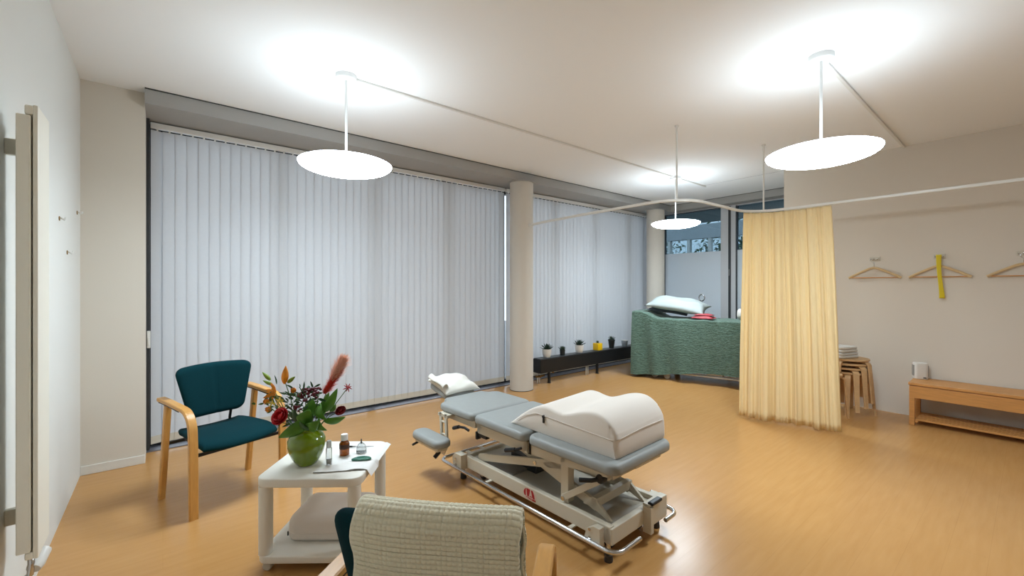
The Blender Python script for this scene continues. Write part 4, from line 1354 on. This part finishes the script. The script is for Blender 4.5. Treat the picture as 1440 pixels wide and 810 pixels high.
def rosette(bm, n, L, w, lift, seed, layers=3):
    rnd = random.Random(seed)
    for la in range(layers):
        for k in range(n):
            a = 2 * pi * (k + 0.5 * la) / n + rnd.uniform(-0.15, 0.15)
            el = radians(lift + la * 22 + rnd.uniform(-6, 6))
            l = L * (1 - 0.12 * la) * rnd.uniform(0.85, 1.1)
            d = Vector((cos(a) * cos(el), sin(a) * cos(el), sin(el)))
            tube(bm, [d * 0.006, d * (l * 0.4) + Vector((0, 0, 0.004)), d * (l * 0.8) + Vector((0, 0, 0.010)), d * l + Vector((0, 0, 0.016))], [w * 0.8, w, w * 0.6, 0.0008], 6)
def potted(x, label, kind):
    t = thing('potted_succulent', label, 'plant', (x, 4.38, 0.3605), 0.3 * x, 'pots on the black convector box')
    if kind == 'white':
        pr = [(0, 0), (0.046, 0), (0.052, 0.006), (0.064, 0.06), (0.067, 0.112), (0.068, 0.118), (0.062, 0.118), (0.060, 0.108), (0, 0.106)]
        bm = nb(); lathe(bm, pr, 32); obj('pot', bm, 'pot_white', t, smooth=True, angle=50); h = 0.106; so = 0.058
        bm = nb(); rosette(bm, 14, 0.105, 0.0048, 14, int(x * 10), 4)
    elif kind == 'dark_small':
        bm = nb(); lathe(bm, [(0, 0), (0.034, 0), (0.036, 0.004), (0.040, 0.07), (0.043, 0.072), (0.043, 0.080), (0.037, 0.080), (0.036, 0.070), (0, 0.068)], 28); obj('pot', bm, 'pot_dark', t, smooth=True, angle=50); h = 0.068; so = 0.036
        bm = nb(); rosette(bm, 11, 0.066, 0.0042, 22, 5, 4)
    elif kind == 'yellow':
        bm = nb(); rslab(bm, rrect(0.112, 0.112, 0.012, 4), 0, 0.108, 0.004, 3); rslab(bm, rrect(0.06, 0.06, 0.01, 4), 0.106, 0.109, 0.001, 1); obj('pot', bm, 'pot_yellow', t, smooth=True, angle=40); h = 0.105; so = 0.032
        bm = nb(); rosette(bm, 7, 0.03, 0.006, 40, 8, 2)
    else:
        bm = nb(); lathe(bm, [(0, 0), (0.038, 0), (0.040, 0.004), (0.054, 0.12), (0.058, 0.123), (0.058, 0.138), (0.051, 0.138), (0.049, 0.12), (0, 0.118)], 28); obj('pot', bm, 'pot_dark', t, smooth=True, angle=50); h = 0.118; so = 0.047
        bm = nb(); rosette(bm, 9, 0.075, 0.0042, 30, 3, 3)
    o = obj('succulent', bm, 'succulent', t, smooth=True); o.location = (0, 0, h + 0.003)
    bm = nb(); lathe(bm, [(0, h - 0.002), (so, h - 0.002), (so, h + 0.004), (0, h + 0.006)], 20); obj('soil', bm, 'soil', t, smooth=True, angle=40)
potted(4.225, 'spiky succulent in a white pot nearest the round column on the black box', 'white')
potted(4.543, 'small succulent in a dark pot between the two white pots', 'dark_small')
potted(4.908, 'spiky succulent in a white pot beside the yellow cube pot', 'white')
potted(5.343, 'tiny succulent in a yellow cube pot on the black box', 'yellow')
potted(5.694, 'succulent in a tall flared black pot on the black box', 'dark_tall')
t = thing('glass_tumbler', 'pale frosted glass pot at the bed end of the black box', 'pot', (6.05, 4.38, 0.3605), 0, 'pots on the black convector box')
bm = nb(); lathe(bm, [(0, 0), (0.042, 0), (0.045, 0.004), (0.055, 0.098), (0.052, 0.098), (0.043, 0.008), (0, 0.008)], 28); obj('body', bm, 'pot_frost', t, smooth=True, angle=60)
bm = nb(); lathe(bm, [(0.0535, 0.096), (0.056, 0.096), (0.056, 0.101), (0.0535, 0.101)], 28); obj('rim', bm, 'pot_white', t, smooth=True, angle=60)

# ------------------------------------------------------------------ covered bed by the far window
BA = Vector((5.58, 3.90, 0)); BR = radians(-75.9)
MB = Matrix.Translation(BA) @ Matrix.Rotation(BR, 4, 'Z')
bd2 = thing('treatment_bed', 'treatment bed hidden under the green cover, its white rail and casters showing', 'bed', BA, BR)
BLN, BWD = 1.86, 0.68
bm = nb(); rbox(bm, (0.04, 0.04, 0.74), (BLN - 0.03, BWD - 0.04, 0.872), 0.02, 3); obj('mattress', bm, 'table_grey', bd2)
bm = nb(); box(bm, (0.1, 0.08, 0.66), (BLN - 0.1, BWD - 0.08, 0.74)); box(bm, (0.3, 0.2, 0.16), (0.38, 0.45, 0.66)); box(bm, (BLN - 0.45, 0.2, 0.16), (BLN - 0.37, 0.45, 0.66)); obj('frame', bm, 'table_beige', bd2)
bm = nb(); tube(bm, [(0.35, 0.06, 0.105), (BLN - 0.05, 0.06, 0.105)], 0.014, 10); tube(bm, [(0.35, BWD - 0.08, 0.105), (BLN - 0.05, BWD - 0.08, 0.105)], 0.014, 10); box(bm, (0.28, 0.06, 0.10), (0.32, BWD - 0.06, 0.16)); box(bm, (BLN - 0.4, 0.06, 0.1), (BLN - 0.36, BWD - 0.06, 0.16))
box(bm, (1.05, 0.075, 0.10), (1.25, 0.2, 0.19)); obj('base_rail', bm, 'rail_white', bd2, smooth=True, angle=40)
for x in (0.32, 0.5, BLN - 0.2):
    for y in (0.08, BWD - 0.08):
        bm = nb(); lathe(bm, [(0, -0.015), (0.035, -0.015), (0.045, -0.008), (0.045, 0.008), (0.035, 0.015), (0, 0.015)], 20, mtx=Matrix.Translation((x, y, 0.045)) @ Matrix.Rotation(pi / 2, 4, 'X')); box(bm, (x - 0.015, y - 0.02, 0.05), (x + 0.015, y + 0.02, 0.115)); obj('caster', bm, 'caster', bd2, smooth=True, angle=40)
def bed_top(x):
    s = max(0, min(1, (0.42 - x) / 0.30))
    return 0.888 + 0.098 * s * s * (3 - 2 * s)
bm = nb()
def coverf(u, v):
    # v across: 0..0.5 front skirt from hem up, 0.5..1 top towards the window side
    x = u * BLN
    zt = bed_top(x)
    if v < 0.6:
        q = v / 0.6
        zb = 0.03 + 0.075 * max(0, min(1, (x - 0.1) / 0.5)) + 0.075 * max(0, min(1, (x - 0.5) / 0.9)) + 0.012 * sin(7 * x + 1)
        z = zb + (zt - zb) * q
        e = 1 - q
        y = -0.012 - 0.045 * e ** 0.8 * (0.5 + 0.5 * sin(8.5 * x + 1.2 + 0.8 * q)) - 0.02 * e - 0.020 * e * sin(19 * x + 2 * q)
        y -= 0.035 * e ** 0.6 * math.exp(-((x - 0.30 - 0.05 * e) / 0.07) ** 2) + 0.02 * e ** 0.7 * math.exp(-((x - 1.25) / 0.05) ** 2)
        return (x, y, z)
    q = (v - 0.6) / 0.4
    return (x, -0.012 + q * (BWD + 0.03), zt + 0.004 * sin(25 * x + 9 * q) + 0.010 * sin(pi * q))
g1 = grid(bm, 150, 90, coverf)
def endf(u, v):
    y = -0.012 + u * (BWD + 0.03)
    zt = bed_top(0) + 0.010 * sin(pi * u)
    zb = 0.03
    e = 1 - v
    f = min(1, u * 8)
    return (-0.0 - f * (0.03 * e * (0.6 + 0.4 * sin(16 * y)) + 0.006), y - (1 - f) * 0.06 * e ** 0.8 * (0.5 + 0.5 * sin(1.2)), zb + (zt - zb) * v)
grid(bm, 40, 40, endf)
def farf(u, v):
    x = u * BLN
    return (x, BWD + 0.018 + 0.02 * (1 - v) * (1 + sin(14 * x)), 0.12 + (bed_top(x) - 0.12) * v)
grid(bm, 90, 12, farf)
def footf(u, v):
    return (BLN + 0.006, -0.012 + u * (BWD + 0.03), 0.15 + (bed_top(BLN) - 0.15) * v)
grid(bm, 20, 12, footf)
weld(bm, 0.003)
bc = obj('bed_cover', bm, 'quilt', smooth=True)
bc.location = BA; bc.rotation_euler = (0, 0, BR)
tag(bc, 'sage green crinkled cover draped over the treatment bed', 'bed cover')
# pillows and bits on the bed
def on_bed(x, y, z):
    return MB @ Vector((x, y, z))
t = thing('slate_pillow', 'dark slate pillow beneath the big pale pillow on the bed', 'pillow', on_bed(0.42, 0.47, 0.972), BR)
bm = nb(); pillow(bm, 0.62, 0.36, 0.085, Matrix.Rotation(radians(9), 4, 'X') @ Matrix.Rotation(radians(8), 4, 'Y') @ Matrix.Translation((0, 0, 0.012)), 22, 0.5, 0.005, 12, 0.3); obj('pillow_body', bm, 'pillow_slate', t, smooth=True)
t = thing('large_pillow', 'large pale grey-white pillow leaning on the green bed cover', 'pillow', on_bed(0.57, 0.36, 1.015), BR)
bm = nb(); pillow(bm, 0.86, 0.50, 0.23, Matrix.Rotation(radians(12), 4, 'X') @ Matrix.Rotation(radians(8), 4, 'Y') @ Matrix.Translation((0, 0.0, 0.02)), 26, 0.5, 0.012, 5, 0.3); obj('pillow_body', bm, 'pillow_grey_white', t, smooth=True)
t = thing('eye_pillow', 'folded red cloth eye pillow beside the large pillow', 'pillow', on_bed(0.99, 0.16, 0.906), BR + radians(-8))
bm = nb(); pillow(bm, 0.30, 0.17, 0.075, None, 16, 0.45, 0.004, 8, 0.25); obj('pillow_body', bm, 'red_cloth', t, smooth=True)
bm = nb(); pillow(bm, 0.27, 0.15, 0.04, Matrix.Translation((0.0, 0.01, 0.045)) @ Matrix.Rotation(radians(10), 4, 'Z'), 14, 0.45, 0.003, 6, 0.25); obj('upper_fold', bm, 'red_cloth', t, smooth=True)
t = thing('neck_roll', 'round white neck roll on the bed beside the yellow curtain', 'bolster', on_bed(1.50, 0.30, 0.902), BR)
bm = nb()
pts = [(-0.10, 0), (-0.10, 0.05), (-0.085, 0.072), (0, 0.078), (0.25, 0.078), (0.27, 0.05), (0.27, 0)]
lathe(bm, [(r, z) for z, r in pts], 28, mtx=Matrix.Translation((0, 0, 0.079)) @ Matrix.Rotation(pi / 2, 4, 'Y')); obj('roll_body', bm, 'towel_white', t, smooth=True)
t = thing('potted_twig', 'small dark pot with a thin curled sprig behind the pillow', 'plant', on_bed(0.84, 0.665, 0.902), 0)
bm = nb(); lathe(bm, [(0, 0), (0.035, 0), (0.05, 0.075), (0.05, 0.085), (0.042, 0.085), (0.04, 0.07), (0, 0.07)], 20); obj('pot', bm, 'pot_dark', t, smooth=True, angle=50)
bm = nb()
cur = [(0, 0, 0.07), (0.0, 0.02, 0.16), (0.0, 0.03, 0.26)]
for k in range(14):
    a = radians(-30 + k * 26)
    cur.append((0.02, 0.0 + 0.045 * cos(a), 0.29 + 0.05 * sin(a)))
tube(bm, cur, 0.008, 8)
tube(bm, [(0, 0, 0.07), (0.01, -0.015, 0.16), (0.0, 0.01, 0.22), (0, -0.03, 0.27)], 0.005, 8)
obj('sprig', bm, 'steel', t, smooth=True)
bm = nb(); rosette(bm, 9, 0.085, 0.009, 35, 2, 3); o = obj('leaves', bm, 'succulent', t, smooth=True); o.location = (0, 0, 0.075)

# ------------------------------------------------------------------ hangers on the beige wall
def hanger(y, label, hook_y=None):
    t = thing('coat_hanger', label, 'hanger', (XR - 0.034, y, 1.46), 0, 'wooden coat hangers on the wall hooks')
    # shoulders, swept in the wall plane
    path = []
    for k in range(-12, 13):
        s = k / 12
        path.append((0, s * 0.225, 0.118 - 0.118 * abs(s) ** 1.15 + (0.0 if abs(s) > 0.15 else -0.006 * (1 - abs(s) / 0.15))))
    wl = [0.024 + 0.020 * (1 - abs(k) / 12) ** 2 for k in range(-12, 13)]
    bm = nb(); band(bm, path, (1, 0, 0), 0.014, 0.024); obj('shoulder', bm, 'wood_hanger', t, smooth=True, angle=50)
    bm = nb(); cyl(bm, (0, -0.215, 0.003), (0, 0.215, 0.003), 0.005, 10); obj('trouser_bar', bm, 'wood_bench', t, smooth=True, angle=50)
    bm = nb()
    hk = [(0, 0, 0.12), (0, 0, 0.165)]
    for k in range(9):
        a = radians(-90 + k * 30)
        hk.append((0, 0.020 * cos(a), 0.188 + 0.020 * sin(a)))
    tube(bm, hk, 0.0022, 8); obj('hook', bm, 'chrome', t, smooth=True)
    k = thing('coat_hook', label.replace('wooden coat hanger', 'metal wall hook of the hanger'), 'hook', (XR, y, 1.66), 0, 'metal hooks on the beige wall')
    bm = nb(); rbox(bm, (-0.008, -0.045, -0.012), (0, 0.045, 0.034), 0.003, 2); obj('back_plate', bm, 'hook_beige', k)
    bm = nb()
    for dy in (-0.03, 0.0, 0.03):
        tube(bm, [(-0.004, dy, 0.012), (-0.022, dy, 0.002), (-0.036, dy, 0.0), (-0.044, dy, 0.014)], 0.0035, 8)
    obj('prong', bm, 'chrome', k, smooth=True)
hanger(1.115, 'wooden coat hanger beside the yellow curtain on the beige wall')
hanger(0.605, 'wooden coat hanger with a yellow ribbon over it')
hanger(0.055, 'wooden coat hanger above the wall bench, cut by the photo edge')
t = thing('yellow_ribbon', 'narrow yellow ribbon hanging from the middle wall hook', 'ribbon', (XR - 0.05, 0.60, 1.665))
bm = nb()
def rib(u, v):
    z = 0.02 - v * 0.44
    return (-0.012 - 0.010 * sin(3 * v), 0.004 - 0.02 * v + (u - 0.5) * 0.042 * (1 - 0.25 * sin(pi * v)) + 0.004 * sin(5 * v), z)
grid(bm, 6, 30, rib); o = obj('strip', bm, 'ribbon', t, smooth=True); md = o.modifiers.new('thick', 'SOLIDIFY'); md.thickness = 0.002

# ------------------------------------------------------------------ wall bench
t = thing('wall_bench', 'long low pine bench with slatted lower shelf along the beige wall', 'bench', (5.715, 0.785, 0))
BL = 1.75
bm = nb(); rbox(bm, (0, -BL, 0.392), (0.39, 0, 0.418), 0.003, 2); obj('top_board', bm, 'wood_bench', t)
bm = nb(); rbox(bm, (0.006, -BL + 0.01, 0.268), (0.03, -0.006, 0.386), 0.002, 2); rbox(bm, (0.36, -BL + 0.01, 0.268), (0.384, -0.006, 0.386), 0.002, 2); rbox(bm, (0.03, -0.03, 0.268), (0.36, -0.006, 0.386), 0.002, 2); obj('apron', bm, 'wood_bench', t)
for y in (-0.006, -BL + 0.04):
    for x in (0.006, 0.35):
        bm = nb(); rbox(bm, (x, y - 0.04, 0), (x + 0.034, y, 0.268), 0.002, 2); obj('leg', bm, 'wood_bench', t)
bm = nb()
for k in range(6):
    x = 0.02 + k * 0.062
    rbox(bm, (x, -BL + 0.03, 0.046), (x + 0.042, -0.05, 0.064), 0.002, 1)
box(bm, (0.01, -0.07, 0.03), (0.38, -0.048, 0.047)); box(bm, (0.01, -BL + 0.03, 0.03), (0.38, -BL + 0.05, 0.047)); box(bm, (0.01, -0.9, 0.03), (0.38, -0.87, 0.047))
obj('slatted_shelf', bm, 'wood_bench', t)
t = thing('white_speaker', 'small upright white device with grey sides on the pine bench', 'device', (6.02, 0.735, 0.4185), radians(20))
bm = nb(); rslab(bm, rrect(0.095, 0.11, 0.03, 6), 0, 0.165, 0.008, 4); obj('body', bm, 'device', t, smooth=True, angle=50)
bm = nb()
for sy in (-1, 1):
    rbox(bm, (-0.03, sy * 0.055 - 0.003, 0.03), (0.03, sy * 0.055 + 0.003, 0.14), 0.002)
obj('side_grille', bm, 'device_grey', t)
bm = nb(); rbox(bm, (-0.05, -0.035, 0.012), (-0.046, -0.012, 0.022), 0.001); obj('logo_plate', bm, 'black', t)

# ------------------------------------------------------------------ stacked stools and towels
def stool(label, loc, rz):
    t = thing('stacking_stool', label, 'stool', loc, rz, 'bentwood stacking stools')
    bm = nb(); lathe(bm, [(0, 0.430), (0.172, 0.430), (0.175, 0.433), (0.175, 0.447), (0.172, 0.45), (0, 0.45)], 40); obj('seat', bm, 'wood_stool', t, smooth=True, angle=40)
    for k in range(4):
        a = pi / 2 * k
        R = Matrix.Rotation(a, 4, 'Z')
        path = [Vector((0.07, 0, 0.4205)), Vector((0.14, 0, 0.4205))]
        for q in range(1, 7):
            an = radians(90 - 84 * q / 6)
            path.append(Vector((0.150 + 0.040 * cos(an), 0, 0.3805 + 0.040 * sin(an))))
        path += [Vector((0.196, 0, 0.30)), Vector((0.207, 0, 0.15)), Vector((0.219, 0, 0.0))]
        path = [R @ p for p in path]
        w = [0.055] * 4 + [0.054] * 4 + [0.050, 0.044, 0.040]
        bm = nb(); band(bm, path, R @ Vector((0, 1, 0)), w, 0.017); obj('leg', bm, 'wood_stool', t, smooth=True, angle=40)
    return t
SX, SY = 5.79, 1.27
for k, (lab, ro) in enumerate((('lowest bentwood stool of the stack by the beige wall', 8), ('second bentwood stool from the bottom of the stack by the wall', 30),
                               ('third bentwood stool from the bottom of the stack by the wall', 52), ('topmost bentwood stool of the stack, carrying white towels', 74))):
    stool(lab, (SX, SY, 0.047 * k), radians(ro))
stool('single bentwood stool half hidden by the yellow curtain hem', (5.42, 1.42, 0), radians(20))
for k, (lab, w, z) in enumerate((('folded white towel lying directly on the topmost stool', 0.29, 0.5925), ('upper folded white towel on the stool stack', 0.26, 0.6555))):
    t = thing('folded_towel', lab, 'towel', (SX - 0.03, SY + 0.075, z), radians(-20), 'folded towels on the stools')
    bm = nb()
    rslab(bm, rrect(w, 0.22, 0.03, 5), 0.0, 0.030, 0.013, 4); obj('lower_fold', bm, 'towel_white', t, smooth=True)
    bm = nb(); rslab(bm, rrect(w - 0.006, 0.217, 0.03, 5), 0.0302, 0.060, 0.014, 4); obj('upper_fold', bm, 'towel_white', t, smooth=True)

# ------------------------------------------------------------------ sky and view
w = bpy.data.worlds.new('dusk_sky')
SC.world = w
w.use_nodes = True
bg = w.node_tree.nodes['Background']
bg.inputs['Color'].default_value = (0.76, 0.83, 0.92, 1)
bg.inputs['Strength'].default_value = 1.7
vs = SC.view_settings
SC.display_settings.display_device = 'sRGB'
vs.view_transform = 'Standard'
vs.look = 'None'
vs.gamma = 1
vs.use_curve_mapping = False
vs.exposure = 0.78
